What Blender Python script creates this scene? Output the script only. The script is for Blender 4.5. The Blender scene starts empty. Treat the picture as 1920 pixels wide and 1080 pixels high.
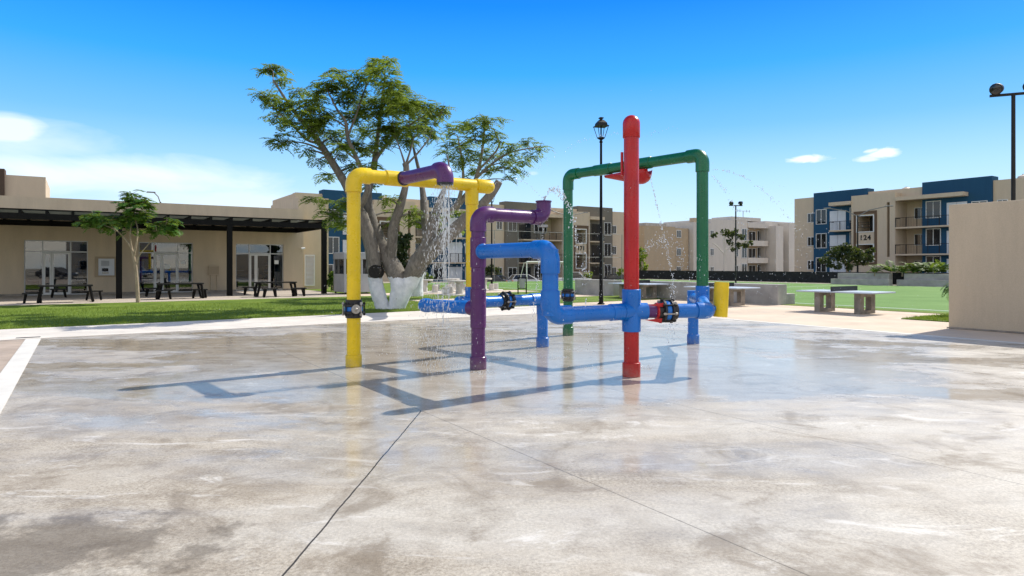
import bpy, bmesh, math, random
from mathutils import Vector, Matrix, Quaternion
R = math.radians
rnd = random.Random(7)
sc = bpy.context.scene
COL = sc.collection
F, CX, YH, CAMH = 1226.0, 960.0, 498.0, 1.65      # focal (px of a 1920 wide frame), principal x, horizon row, eye height

def W(px, py, Y):
    """world point seen at a photo pixel, at distance Y from the camera"""
    return Vector(((px - CX) / F * Y, Y, CAMH + (YH - py) / F * Y))
def G(px, py):
    Y = F * CAMH / (py - YH)
    return Vector(((px - CX) / F * Y, Y, 0))
# site grid: the plaza, lawn, club house, field and blocks of flats all follow it
U = Vector((.835, .551, 0)).normalized(); V = Vector((-U.y, U.x, 0))
P0 = Vector((-10.64, 14.77, 0)); Z = Vector((0, 0, 1))
SITE_ROT = math.atan2(U.y, U.x)
def S(u, v, z=0): return P0 + U * u + V * v + Z * z

# ------------------------------------------------------------------ helpers
ORG = {}
class MB:
    def __init__(s): s.v = []; s.f = []
    def add(s, vs, fs):
        n = len(s.v); s.v.extend([Vector(p) for p in vs]); s.f.extend([tuple(i + n for i in f) for f in fs])
    def obox(s, o, a, b, c):
        o, a, b, c = map(Vector, (o, a, b, c))
        vs = [o, o+a, o+a+b, o+b, o+c, o+a+c, o+a+b+c, o+b+c]
        s.add(vs, [(3,2,1,0),(4,5,6,7),(0,1,5,4),(1,2,6,5),(2,3,7,6),(3,0,4,7)]); return s
    def box(s, c, size, rz=0, base=False):
        c = Vector(c); m = Matrix.Rotation(rz, 3, 'Z')
        a, b, d = m @ Vector((size[0],0,0)), m @ Vector((0,size[1],0)), Vector((0,0,size[2]))
        return s.obox(c - a/2 - b/2 - (Vector() if base else d/2), a, b, d)
    def site(s, u0, u1, v0, v1, z0, z1):
        return s.obox(S(u0, v0, z0), U*(u1-u0), V*(v1-v0), Z*(z1-z0))
    def tube(s, pts, rad, n=12, cap=True):
        pts = [Vector(p) for p in pts]
        if not hasattr(rad, '__len__'): rad = [rad]*len(pts)
        base = len(s.v); prev = None
        for i, p in enumerate(pts):
            t = (pts[min(i+1, len(pts)-1)] - pts[max(i-1, 0)])
            t = t.normalized() if t.length > 1e-9 else Z
            if prev is None:
                x = t.orthogonal().normalized()
            else:
                x = prev - t * prev.dot(t); x = x.normalized() if x.length > 1e-6 else t.orthogonal().normalized()
            prev = x; y = t.cross(x)
            for k in range(n):
                a = 2*math.pi*k/n
                s.v.append(p + (x*math.cos(a) + y*math.sin(a))*rad[i])
        for i in range(len(pts)-1):
            for k in range(n):
                k2 = (k+1) % n
                s.f.append((base+i*n+k, base+i*n+k2, base+(i+1)*n+k2, base+(i+1)*n+k))
        if cap:
            s.f.append(tuple(base+k for k in reversed(range(n))))
            s.f.append(tuple(base+(len(pts)-1)*n+k for k in range(n)))
        return s
    def lathe(s, o, axis, prof, n=20):
        """profile of (distance along axis, radius)"""
        o = Vector(o); axis = Vector(axis).normalized()
        # repeat sharp points so that tube frames stay straight
        x = axis.orthogonal().normalized(); y = axis.cross(x); base = len(s.v)
        for h, r in prof:
            for k in range(n):
                a = 2*math.pi*k/n
                s.v.append(o + axis*h + (x*math.cos(a)+y*math.sin(a))*max(r, 1e-4))
        for i in range(len(prof)-1):
            for k in range(n):
                k2 = (k+1) % n
                s.f.append((base+i*n+k, base+i*n+k2, base+(i+1)*n+k2, base+(i+1)*n+k))
        s.f.append(tuple(base+k for k in reversed(range(n))))
        s.f.append(tuple(base+(len(prof)-1)*n+k for k in range(n)))
        return s
    def prism(s, poly, z0, z1):
        n = len(poly)
        vs = [Vector((p[0], p[1], z0)) for p in poly] + [Vector((p[0], p[1], z1)) for p in poly]
        s.add(vs, [tuple(reversed(range(n))), tuple(range(n, 2*n))] + [(i, (i+1) % n, n+(i+1) % n, n+i) for i in range(n)]); return s
    def extrude(s, o, ea, eb, ec, poly, depth):
        """polygon in the (ea,eb) plane, pulled along ec"""
        o = Vector(o); n = len(poly)
        a = [o + Vector(ea)*p[0] + Vector(eb)*p[1] for p in poly]
        b = [p + Vector(ec)*depth for p in a]
        s.add(a+b, [tuple(reversed(range(n))), tuple(range(n, 2*n))] + [(i, (i+1) % n, n+(i+1) % n, n+i) for i in range(n)]); return s
    def build(s, name, mat, parent=None, smooth=False, recalc=True, bevel=0, origin=None, angle=40):
        o0 = ORG.get(parent.name, Vector()) if parent is not None else (Vector(origin) if origin is not None else Vector())
        me = bpy.data.meshes.new(name)
        me.from_pydata([tuple(p - o0) for p in s.v], [], s.f)
        if recalc:
            bm = bmesh.new(); bm.from_mesh(me); bmesh.ops.recalc_face_normals(bm, faces=bm.faces); bm.to_mesh(me); bm.free()
        if smooth:
            me.polygons.foreach_set('use_smooth', [True]*len(me.polygons))
            me.set_sharp_from_angle(angle=R(angle))
        me.materials.append(mat)
        ob = bpy.data.objects.new(name, me); COL.objects.link(ob)
        if parent is not None:
            ob.parent = parent; ORG[ob.name] = o0
        else:
            ob.location = o0; ORG[ob.name] = o0
        if bevel:
            m = ob.modifiers.new('Bevel', 'BEVEL'); m.width = bevel; m.segments = 2; m.limit_method = 'ANGLE'; m.angle_limit = R(50)
        return ob
def tag(o, label=None, cat=None, group=None, kind=None):
    if label: o['label'] = label
    if cat: o['category'] = cat
    if group: o['group'] = group
    if kind: o['kind'] = kind
    return o
def empty(name, loc, label, cat, group=None):
    o = bpy.data.objects.new(name, None); COL.objects.link(o); o.location = loc; o.empty_display_size = .2
    ORG[o.name] = Vector(loc)
    return tag(o, label, cat, group)
def copy_tree(o, parent=None):
    c = o.copy(); COL.objects.link(c)
    if parent is not None: c.parent = parent
    for ch in list(o.children): copy_tree(ch, c)
    return c
def structure(ob): ob['kind'] = 'structure'; return ob

# ------------------------------------------------------------------ materials
def nn(nt, t, **kw):
    n = nt.nodes.new(t)
    for k, v in kw.items(): setattr(n, k, v)
    return n
def math_(nt, op, a, b=None, c=None, clamp=False):
    n = nn(nt, 'ShaderNodeMath', operation=op, use_clamp=clamp)
    for i, x in enumerate((a, b, c)):
        if x is None: continue
        if hasattr(x, 'links') or hasattr(x, 'is_linked'): nt.links.new(x, n.inputs[i])
        else: n.inputs[i].default_value = x
    return n.outputs[0]
def noise(nt, vec, scale, detail=4, rough=.55, dist=0.):
    n = nn(nt, 'ShaderNodeTexNoise'); n.inputs['Scale'].default_value = scale; n.inputs['Detail'].default_value = detail
    n.inputs['Roughness'].default_value = rough; n.inputs['Distortion'].default_value = dist
    if vec is not None: nt.links.new(vec, n.inputs['Vector'])
    return n.outputs['Fac']
def ramp(nt, fac, stops, interp='LINEAR'):
    n = nn(nt, 'ShaderNodeValToRGB'); n.color_ramp.interpolation = interp
    el = n.color_ramp.elements
    while len(el) < len(stops): el.new(0.5)
    for e, (p, c) in zip(el, stops):
        e.position = p; e.color = (*c, 1) if len(c) == 3 else c
    nt.links.new(fac, n.inputs[0]); return n.outputs[0]
def mixc(nt, fac, a, b, mode='MIX'):
    n = nn(nt, 'ShaderNodeMix', data_type='RGBA', blend_type=mode)
    for i, x in ((0, fac), (6, a), (7, b)):
        if hasattr(x, 'is_linked'): nt.links.new(x, n.inputs[i])
        elif i == 0: n.inputs[0].default_value = x
        else: n.inputs[i].default_value = (*x, 1)
    return n.outputs[2]
def mapr(nt, x, a, b, c, d):
    n = nn(nt, 'ShaderNodeMapRange'); nt.links.new(x, n.inputs[0])
    for i, q in enumerate((a, b, c, d)): n.inputs[i+1].default_value = q
    return n.outputs[0]
def newmat(name):
    m = bpy.data.materials.new(name); m.use_nodes = True; nt = m.node_tree
    return m, nt, nt.nodes['Principled BSDF']
def bump(nt, bs, h, strength, dist=.01):
    b = nn(nt, 'ShaderNodeBump'); b.inputs['Strength'].default_value = strength; b.inputs['Distance'].default_value = dist
    nt.links.new(h, b.inputs['Height']); nt.links.new(b.outputs[0], bs.inputs['Normal'])
def mat(name, c, var=.12, scale=3., rough=.6, bmp=0., bscale=60., metal=0., spec=.5, c2=None, detail=5, coat=0.):
    m, nt, bs = newmat(name)
    pos = nn(nt, 'ShaderNodeNewGeometry').outputs['Position']
    f = noise(nt, pos, scale, detail, .6)
    a = tuple(x*(1-var) for x in c); b = c2 if c2 else tuple(min(1, x*(1+var)) for x in c)
    nt.links.new(ramp(nt, f, [(.3, a), (.7, b)]), bs.inputs['Base Color'])
    nt.links.new(mapr(nt, noise(nt, pos, scale*2.3, 3), .3, .7, max(0, rough*.85), min(1, rough*1.15)), bs.inputs['Roughness'])
    bs.inputs['Metallic'].default_value = metal; bs.inputs['Specular IOR Level'].default_value = spec
    bs.inputs['Coat Weight'].default_value = coat; bs.inputs['Coat Roughness'].default_value = .08
    if bmp: bump(nt, bs, noise(nt, pos, bscale, 4, .7), bmp, .008)
    return m
M = {}
def plaster(name, c, streak=.1):
    m, nt, bs = newmat(name)
    pos = nn(nt, 'ShaderNodeNewGeometry').outputs['Position']
    mp = nn(nt, 'ShaderNodeMapping'); mp.inputs['Scale'].default_value = (1.4, 1.4, .25); nt.links.new(pos, mp.inputs[0])
    a = ramp(nt, noise(nt, mp.outputs[0], 1.3, 6, .65), [(.3, tuple(x*(1-streak) for x in c)), (.72, tuple(x*(1+streak*.6) for x in c))])
    sp = noise(nt, pos, 45, 3, .8)
    col = mixc(nt, .25, a, ramp(nt, sp, [(.35, tuple(x*.7 for x in c)), (.65, tuple(min(1, x*1.25) for x in c))]))
    nt.links.new(col, bs.inputs['Base Color']); bs.inputs['Roughness'].default_value = .9; bs.inputs['Specular IOR Level'].default_value = .2
    bump(nt, bs, sp, .35, .006); return m
M['beige'] = plaster('plaster_beige', (.57, .465, .335), .15)
M['beige_far'] = plaster('plaster_flats', (.55, .45, .335))
M['white_wall'] = plaster('plaster_white', (.56, .52, .475))
M['tan_wall'] = plaster('plaster_tan', (.42, .33, .23))
M['blue_wall'] = plaster('plaster_blue', (.020, .075, .145))
M['grey_wall'] = plaster('plaster_grey', (.165, .15, .125))
M['brown_wall'] = plaster('plaster_brown', (.085, .06, .045))
M['portal'] = plaster('plaster_portal', (.13, .085, .055))
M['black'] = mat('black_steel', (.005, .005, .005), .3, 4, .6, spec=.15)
M['iron'] = mat('dark_iron', (.014, .014, .014), .3, 8, .55, spec=.25)
M['rubber'] = mat('black_iron_coupling', (.012, .012, .014), .4, 30, .38, .3, 80)
M['chrome'] = mat('worn_steel', (.38, .36, .33), .25, 40, .42, metal=.6)
M['alu'] = mat('aluminium_frame', (.50, .50, .50), .08, 2, .4, metal=.2)
M['alu_white'] = mat('white_frame', (.62, .62, .60), .06, 2, .45)
M['white_door'] = mat('white_door_panel', (.60, .62, .65), .05, 2, .5)
M['louvre'] = mat('white_louvre', (.66, .66, .66), .06, 3, .5)
M['concrete'] = mat('bleacher_concrete', (.36, .345, .325), .22, 1.4, .85, .4, 30)
M['concrete_dark'] = mat('weathered_concrete', (.27, .235, .20), .35, 3.0, .9, .5, 30)
M['concrete_pale'] = mat('pale_cast_concrete', (.52, .49, .45), .15, 4, .85, .3, 40)
M['booth'] = mat('grey_painted_sheet', (.36, .375, .40), .1, 2, .5)
M['fabric'] = mat('black_windscreen_fabric', (.014, .015, .016), .45, 2.2, .9, .5, 12)
M['paper'] = mat('white_paper', (.7, .7, .68), .04, 3, .8)
M['orange_box'] = mat('cardboard_orange', (.55, .28, .12), .1, 5, .7)
M['cool_blue'] = mat('blue_poster', (.06, .18, .42), .2, 6, .5)
M['table_blue'] = mat('pale_blue_tabletop', (.50, .56, .64), .06, 3, .35)
M['net'] = mat('black_net_plate', (.012, .012, .013), .3, 5, .6)
M['white_paint'] = mat('white_steel', (.75, .75, .74), .05, 4, .4)
M['galv'] = mat('galvanised_post', (.20, .20, .20), .12, 5, .6)
M['tank'] = mat('roof_tank', (.46, .40, .34), .1, 3, .6)
def glass(name, c, rough=.03):
    m, nt, bs = newmat(name)
    pos = nn(nt, 'ShaderNodeNewGeometry').outputs['Position']
    nt.links.new(ramp(nt, noise(nt, pos, .7, 3), [(.35, tuple(x*.5 for x in c)), (.7, c)]), bs.inputs['Base Color'])
    bs.inputs['Roughness'].default_value = rough; bs.inputs['IOR'].default_value = 1.6
    return m
M['pane'] = glass('dark_window_pane', (.02, .022, .024))
def clear_glass(name):
    m, nt, bs = newmat(name)
    g = nn(nt, 'ShaderNodeBsdfGlossy'); g.inputs['Roughness'].default_value = .015
    t = nn(nt, 'ShaderNodeBsdfTransparent'); t.inputs[0].default_value = (.60, .63, .64, 1)
    fr = nn(nt, 'ShaderNodeFresnel'); fr.inputs[0].default_value = 2.1
    mx = nn(nt, 'ShaderNodeMixShader'); nt.links.new(fr.outputs[0], mx.inputs[0])
    nt.links.new(t.outputs[0], mx.inputs[1]); nt.links.new(g.outputs[0], mx.inputs[2])
    nt.links.new(mx.outputs[0], nt.nodes['Material Output'].inputs[0]); return m
M['shop_glass'] = clear_glass('shop_window_glass')
def paint(name, c, rough=.3):
    m, nt, bs = newmat(name)
    pos = nn(nt, 'ShaderNodeNewGeometry').outputs['Position']
    f = noise(nt, pos, 2.2, 5, .6)
    a = ramp(nt, f, [(.3, tuple(x*.86 for x in c)), (.7, tuple(min(1, x*1.1+.004) for x in c))])
    dust = ramp(nt, noise(nt, pos, 130, 2, .7), [(.66, (0, 0, 0)), (.8, (1, 1, 1))])
    col = mixc(nt, math_(nt, 'MULTIPLY', dust, .06), a, tuple(min(1, x*.7+.25) for x in c))
    sc_ = ramp(nt, noise(nt, pos, 17, 7, .75, 1.0), [(.60, (0, 0, 0)), (.70, (1, 1, 1))])
    col = mixc(nt, math_(nt, 'MULTIPLY', sc_, .10), col, tuple(min(1, x*.6+.16) for x in c))
    ms_ = nn(nt, 'ShaderNodeMapping'); ms_.inputs['Scale'].default_value = (26, 26, 1.6); nt.links.new(pos, ms_.inputs[0])
    drip = ramp(nt, noise(nt, ms_.outputs[0], 1.0, 6, .7), [(.56, (0, 0, 0)), (.68, (1, 1, 1))])
    col = mixc(nt, math_(nt, 'MULTIPLY', drip, .13), col, tuple(min(1, x*.7+.14) for x in c))
    sz = nn(nt, 'ShaderNodeSeparateXYZ'); nt.links.new(pos, sz.inputs[0])
    dirt = math_(nt, 'MULTIPLY', mapr(nt, math_(nt, 'ADD', sz.outputs[2], math_(nt, 'MULTIPLY', math_(nt, 'SUBTRACT', noise(nt, pos, 9, 5), .5), .3)), .02, .22, .38, 0), mapr(nt, noise(nt, pos, 22, 5, .7), .4, .6, .3, 1))
    col = mixc(nt, dirt, col, (.33, .29, .24))
    nt.links.new(col, bs.inputs['Base Color'])
    nt.links.new(mapr(nt, noise(nt, pos, 6, 5, .7), .3, .7, rough*.7, rough*1.4), bs.inputs['Roughness'])
    bump(nt, bs, noise(nt, pos, 180, 2, .6), .06, .002)
    return m
M['p_yellow'] = paint('yellow_pipe_paint', (.80, .56, .004))
M['p_blue'] = paint('blue_pipe_paint', (.001, .15, .56))
M['p_purple'] = paint('purple_pipe_paint', (.09, .016, .12))
M['p_green'] = paint('green_pipe_paint', (.001, .125, .046))
M['p_red'] = paint('red_pipe_paint', (.44, .003, .004))
def leafmat(name, a, b, trans=.35, scale=1.3):
    m, nt, bs = newmat(name)
    pos = nn(nt, 'ShaderNodeNewGeometry').outputs['Position']
    col = ramp(nt, noise(nt, pos, scale, 5, .7), [(.32, a), (.68, b)])
    nt.links.new(col, bs.inputs['Base Color']); bs.inputs['Roughness'].default_value = .55; bs.inputs['Specular IOR Level'].default_value = .22
    tr = nn(nt, 'ShaderNodeBsdfTranslucent')
    nt.links.new(mixc(nt, .6, col, (.35, .45, .05)), tr.inputs[0])
    mx = nn(nt, 'ShaderNodeMixShader'); mx.inputs[0].default_value = trans
    nt.links.new(bs.outputs[0], mx.inputs[1]); nt.links.new(tr.outputs[0], mx.inputs[2])
    nt.links.new(mx.outputs[0], nt.nodes['Material Output'].inputs[0]); return m
def sheetmat():
    m, nt, bs = newmat('translucent_roof_sheet')
    pos = nn(nt, 'ShaderNodeNewGeometry').outputs['Position']
    c = ramp(nt, noise(nt, pos, 1.5, 5, .7), [(.3, (.20, .22, .20)), (.7, (.34, .35, .32))])
    nt.links.new(c, bs.inputs['Base Color']); bs.inputs['Roughness'].default_value = .6
    tr = nn(nt, 'ShaderNodeBsdfTranslucent'); nt.links.new(c, tr.inputs[0])
    mx = nn(nt, 'ShaderNodeMixShader'); mx.inputs[0].default_value = .55
    nt.links.new(bs.outputs[0], mx.inputs[1]); nt.links.new(tr.outputs[0], mx.inputs[2]); nt.links.new(mx.outputs[0], nt.nodes['Material Output'].inputs[0]); return m
M['sheet'] = sheetmat()
M['leaf'] = leafmat('feathery_leaves', (.038, .078, .012), (.16, .235, .032), .45)
M['leaf_bright'] = leafmat('young_feathery_leaves', (.03, .085, .015), (.08, .19, .03))
M['leaf_dark'] = leafmat('dark_glossy_leaves', (.012, .024, .010), (.035, .055, .02), .15)
M['leaf_palm'] = leafmat('palm_leaves', (.04, .10, .015), (.11, .20, .03), .3)
M['grass_blade'] = leafmat('grass_blades', (.085, .14, .02), (.17, .24, .035), .4, 2.5)
def bark(name, c, paint_z=None):
    m, nt, bs = newmat(name)
    pos = nn(nt, 'ShaderNodeNewGeometry').outputs['Position']
    mp = nn(nt, 'ShaderNodeMapping'); mp.inputs['Scale'].default_value = (3, 3, 1); nt.links.new(pos, mp.inputs[0])
    h = noise(nt, mp.outputs[0], 3.5, 8, .7, .6)
    col = ramp(nt, h, [(.25, tuple(x*.4 for x in c)), (.5, c), (.75, tuple(x*1.7 for x in c))])
    if paint_z is not None:
        sp = nn(nt, 'ShaderNodeSeparateXYZ'); nt.links.new(pos, sp.inputs[0])
        edge = math_(nt, 'ADD', sp.outputs[2], math_(nt, 'MULTIPLY', math_(nt, 'SUBTRACT', noise(nt, pos, 3, 4), .5), .35))
        fl = noise(nt, pos, 9, 6, .75)
        mask = math_(nt, 'MULTIPLY', math_(nt, 'LESS_THAN', edge, paint_z), math_(nt, 'LESS_THAN', fl, .66))
        col = mixc(nt, mask, col, ramp(nt, noise(nt, pos, 5, 5), [(.3, (.52, .55, .60)), (.7, (.74, .76, .80))]))
    nt.links.new(col, bs.inputs['Base Color']); bs.inputs['Roughness'].default_value = .9
    bump(nt, bs, h, .6, .04); return m
M['bark'] = bark('grey_bark', (.155, .14, .12), 1.22)
M['bark_plain'] = bark('pale_bark', (.33, .26, .19))
M['bark_white'] = bark('whitewashed_bark', (.2, .17, .14), 1.5)
M['stump'] = mat('charred_cut_wood', (.012, .010, .009), .5, 8, .95, .6, 20)
# ---- ground materials
def pad_material():
    m, nt, bs = newmat('wet_stained_concrete')
    pos = nn(nt, 'ShaderNodeNewGeometry').outputs['Position']
    mp = nn(nt, 'ShaderNodeMapping'); mp.inputs['Rotation'].default_value = (0, 0, -.45); mp.inputs['Scale'].default_value = (.6, 1.5, 1); nt.links.new(pos, mp.inputs[0])
    big = noise(nt, mp.outputs[0], .55, 8, .62, .8)
    mid = noise(nt, mp.outputs[0], 2.3, 8, .7, .5)
    fine = noise(nt, pos, 55, 4, .75)
    grit = noise(nt, pos, 210, 2, .7)
    c = ramp(nt, big, [(.36, (.25, .185, .12)), (.45, (.40, .325, .245)), (.54, (.51, .455, .395)), (.64, (.60, .57, .53))])
    c = mixc(nt, .55, c, ramp(nt, mid, [(.34, (.17, .145, .115)), (.45, (.38, .325, .265)), (.54, (.53, .48, .42)), (.66, (.70, .67, .63))]))
    c = mixc(nt, .35, c, ramp(nt, fine, [(.36, (.15, .13, .11)), (.5, (.46, .41, .36)), (.64, (.72, .68, .63))]))
    c = mixc(nt, .26, c, ramp(nt, grit, [(.40, (.06, .05, .045)), (.56, (.58, .53, .46))]))
    gran = noise(nt, pos, 38, 5, .8, .2)
    c = mixc(nt, mapr(nt, noise(nt, pos, 1.1, 4), .35, .65, .12, .40), c, ramp(nt, gran, [(.40, (.07, .06, .05)), (.50, (.42, .375, .315)), (.60, (.70, .66, .60))]))
    cl_ = ramp(nt, noise(nt, pos, 1.9, 8, .72, .4), [(.40, (.62, .58, .53)), (.52, (1, 1, 1))])
    c = mixc(nt, .6, c, cl_, 'MULTIPLY')
    c = mixc(nt, 1.0, c, (.93, .93, .895), 'MULTIPLY')
    # slab colour blends from tan at the left to paler grey at the right
    sx_ = nn(nt, 'ShaderNodeSeparateXYZ'); nt.links.new(pos, sx_.inputs[0])
    right_grey = mapr(nt, math_(nt, 'ADD', sx_.outputs[0], math_(nt, 'MULTIPLY', math_(nt, 'SUBTRACT', big, .5), 14.0)), -3.0, 5.0, 0, 1)
    c = mixc(nt, math_(nt, 'MULTIPLY', right_grey, .38), c, mixc(nt, mid, (.50, .50, .495), (.66, .66, .65)))
    # dark damp stains with their own outline
    st = ramp(nt, noise(nt, pos, .85, 6, .7, 1.2), [(.54, (0, 0, 0)), (.64, (1, 1, 1))])
    c = mixc(nt, math_(nt, 'MULTIPLY', st, .55), c, (.17, .135, .095))
    # lime blooms
    lb = ramp(nt, noise(nt, mp.outputs[0], 1.4, 7, .72, 1.5), [(.57, (0, 0, 0)), (.66, (1, 1, 1))])
    c = mixc(nt, math_(nt, 'MULTIPLY', lb, .5), c, (.72, .71, .69))
    # wet film around the pipes
    sub = nn(nt, 'ShaderNodeVectorMath', operation='SUBTRACT'); nt.links.new(pos, sub.inputs[0]); sub.inputs[1].default_value = (-1.0, 12.5, 0)
    mul = nn(nt, 'ShaderNodeVectorMath', operation='MULTIPLY'); nt.links.new(sub.outputs[0], mul.inputs[0]); mul.inputs[1].default_value = (1/13.5, 1/8.2, 0)
    ln = nn(nt, 'ShaderNodeVectorMath', operation='LENGTH'); nt.links.new(mul.outputs[0], ln.inputs[0])
    pn = noise(nt, mp.outputs[0], .42, 7, .62, .6)
    wet = math_(nt, 'ADD', math_(nt, 'SUBTRACT', 1.02, ln.outputs['Value']), math_(nt, 'MULTIPLY', math_(nt, 'SUBTRACT', pn, .5), 2.2))
    pud = mapr(nt, math_(nt, 'ADD', wet, math_(nt, 'MULTIPLY', math_(nt, 'SUBTRACT', noise(nt, pos, 3.1, 6, .65), .5), .9)), .34, .46, 0, 1)
    wet = mapr(nt, wet, .0, .4, 0, 1)
    c = mixc(nt, math_(nt, 'MULTIPLY', wet, .14), c, (.42, .38, .33), 'MIX')
    c = mixc(nt, math_(nt, 'MULTIPLY', pud, .22), c, (.30, .245, .18), 'MIX')
    # damp patch left on the slab near the border strip
    s0 = G(60, 1030); dv = nn(nt, 'ShaderNodeVectorMath', operation='SUBTRACT'); nt.links.new(pos, dv.inputs[0]); dv.inputs[1].default_value = tuple(s0)
    dm = nn(nt, 'ShaderNodeVectorMath', operation='MULTIPLY'); nt.links.new(dv.outputs[0], dm.inputs[0]); dm.inputs[1].default_value = (1/.95, 1/.5, 0)
    dl = nn(nt, 'ShaderNodeVectorMath', operation='LENGTH'); nt.links.new(dm.outputs[0], dl.inputs[0])
    damp = mapr(nt, math_(nt, 'ADD', dl.outputs['Value'], math_(nt, 'MULTIPLY', math_(nt, 'SUBTRACT', noise(nt, pos, 2.6, 6, .65), .5), 3.4)), 1.1, .7, 0, 1)
    c = mixc(nt, math_(nt, 'MULTIPLY', damp, .6), c, (.10, .082, .06))
    # saw-cut joints, and one crack running off at an angle
    def dist_line(vec, off, per=None):
        d = nn(nt, 'ShaderNodeVectorMath', operation='DOT_PRODUCT'); nt.links.new(pos, d.inputs[0]); d.inputs[1].default_value = vec
        x = math_(nt, 'SUBTRACT', d.outputs['Value'], off)
        if per:
            x = math_(nt, 'MULTIPLY', math_(nt, 'SUBTRACT', math_(nt, 'FRACT', math_(nt, 'ADD', math_(nt, 'DIVIDE', x, per), .5)), .5), per)
        return math_(nt, 'ABSOLUTE', x)
    j1 = dist_line(tuple(U), U.dot(P0) + 3.98, 2.69)
    du = nn(nt, 'ShaderNodeVectorMath', operation='DOT_PRODUCT'); nt.links.new(pos, du.inputs[0]); du.inputs[1].default_value = tuple(U)
    line = math_(nt, 'MULTIPLY', math_(nt, 'MULTIPLY', math_(nt, 'LESS_THAN', j1, .006), math_(nt, 'GREATER_THAN', du.outputs['Value'], U.dot(P0) + 3)), .5)
    a, b = G(790, 770), G(530, 1080); d = (b - a).normalized(); nrm = Vector((-d.y, d.x, 0))
    wob = math_(nt, 'MULTIPLY', math_(nt, 'SUBTRACT', noise(nt, pos, 2.0, 4), .5), .03)
    dd = nn(nt, 'ShaderNodeVectorMath', operation='DOT_PRODUCT'); nt.links.new(pos, dd.inputs[0]); dd.inputs[1].default_value = tuple(nrm)
    ck = math_(nt, 'ABSOLUTE', math_(nt, 'ADD', math_(nt, 'SUBTRACT', dd.outputs['Value'], nrm.dot(a)), wob))
    al = nn(nt, 'ShaderNodeVectorMath', operation='DOT_PRODUCT'); nt.links.new(pos, al.inputs[0]); al.inputs[1].default_value = tuple(d)
    ck = math_(nt, 'MULTIPLY', math_(nt, 'LESS_THAN', ck, .0065), math_(nt, 'GREATER_THAN', al.outputs['Value'], d.dot(a)))
    line = math_(nt, 'MAXIMUM', line, math_(nt, 'MULTIPLY', ck, .95))
    c = mixc(nt, line, c, (.03, .027, .024))
    nt.links.new(c, bs.inputs['Base Color'])
    ro = math_(nt, 'ADD', math_(nt, 'SUBTRACT', mapr(nt, wet, 0, 1, .58, .25), math_(nt, 'MULTIPLY', pud, .13)), math_(nt, 'MULTIPLY', math_(nt, 'SUBTRACT', mid, .5), .25), clamp=True)
    nt.links.new(ro, bs.inputs['Roughness'])
    bs.inputs['IOR'].default_value = 1.34; bs.inputs['Specular IOR Level'].default_value = .38
    rip = math_(nt, 'ADD', math_(nt, 'MULTIPLY', noise(nt, pos, 7, 4, .6), .35), math_(nt, 'MULTIPLY', fine, math_(nt, 'SUBTRACT', 1.0, math_(nt, 'MULTIPLY', wet, .93))))
    bump(nt, bs, rip, .35, .005)
    return m
M['pad'] = pad_material()
M['strip'] = mat('pale_walkway_concrete', (.60, .56, .51), .14, 1.1, .8, .2, 60)
M['border'] = mat('border_kerb_concrete', (.60, .585, .55), .08, 2.0, .75, .2, 60)
M['plaza'] = mat('peach_plaza_concrete', (.56, .455, .355), .18, .5, .85, .25, 50)
M['walk'] = mat('terrace_concrete', (.42, .365, .31), .15, .8, .85, .2, 50)
M['outer'] = mat('brown_paving', (.37, .30, .245), .25, 1.2, .85, .3, 40)
M['ground'] = mat('dry_ground', (.27, .24, .19), .25, .12, .95)
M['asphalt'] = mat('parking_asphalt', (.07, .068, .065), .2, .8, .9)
def lawn(name, stops, sc1, sc2, wear=.22):
    m, nt, bs = newmat(name)
    pos = nn(nt, 'ShaderNodeNewGeometry').outputs['Position']
    f = math_(nt, 'ADD', math_(nt, 'MULTIPLY', noise(nt, pos, sc1, 5, .6), .6), math_(nt, 'MULTIPLY', noise(nt, pos, sc2, 3, .8), .4))
    lc = ramp(nt, f, stops)
    dry = ramp(nt, noise(nt, pos, .9, 7, .7, .8), [(.55, (0, 0, 0)), (.70, (1, 1, 1))])
    lc = mixc(nt, math_(nt, 'MULTIPLY', dry, wear), lc, (.25, .235, .09))
    nt.links.new(lc, bs.inputs['Base Color']); bs.inputs['Roughness'].default_value = .85
    bs.inputs['Specular IOR Level'].default_value = .15
    bump(nt, bs, noise(nt, pos, sc2*.8, 3, .8), .9, .04); return m
M['lawn'] = lawn('lawn_grass', [(.34, (.075, .125, .018)), (.5, (.13, .20, .026)), (.66, (.19, .25, .045))], .6, 26)
M['turf'] = lawn('artificial_turf', [(.3, (.09, .19, .045)), (.5, (.13, .245, .062)), (.7, (.17, .29, .088))], .35, 14, .08)

# ------------------------------------------------------------------ ground and paving
mb = MB()
xs = [-1500, -300, -120, -60, -30, 0, 14, 17, 40, 120, 400, 1500]; ys = [-300, -40, 0, 30, 50, 68.2, 69.2, 100, 200, 600, 2500]
for y in ys:
    for x in xs:
        low = (y > 68.5 and x < 15)
        mb.v.append(Vector((x, y, -.9 if low else -.035)))
nx = len(xs)
for j in range(len(ys)-1):
    for i in range(nx-1):
        mb.f.append((j*nx+i, j*nx+i+1, (j+1)*nx+i+1, (j+1)*nx+i))
structure(mb.build('ground', M['ground'], recalc=False))
def sheet(name, poly, z, m, th=.03):
    b = MB(); b.prism([S(u, v) for u, v in poly], z - th, z); return structure(b.build(name, m))
sheet('splash_pad', [(0, -32), (17.3, -32), (17.3, 0), (0, 0)], 0, M['pad'])
sheet('border_strip', [(-.28, -32), (0, -32), (0, 0), (-.28, 0)], .006, M['border'])
sheet('border_strip', [(17.3, -32), (17.52, -32), (17.52, 0), (17.3, 0)], .006, M['border'])
sheet('walkway', [(-32, 0), (17.52, 0), (17.52, 3.6), (-32, 2.1)], .012, M['strip'])
sheet('paving', [(-32, -32), (-.28, -32), (-.28, 0), (-32, 0)], -.004, M['outer'])
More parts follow.
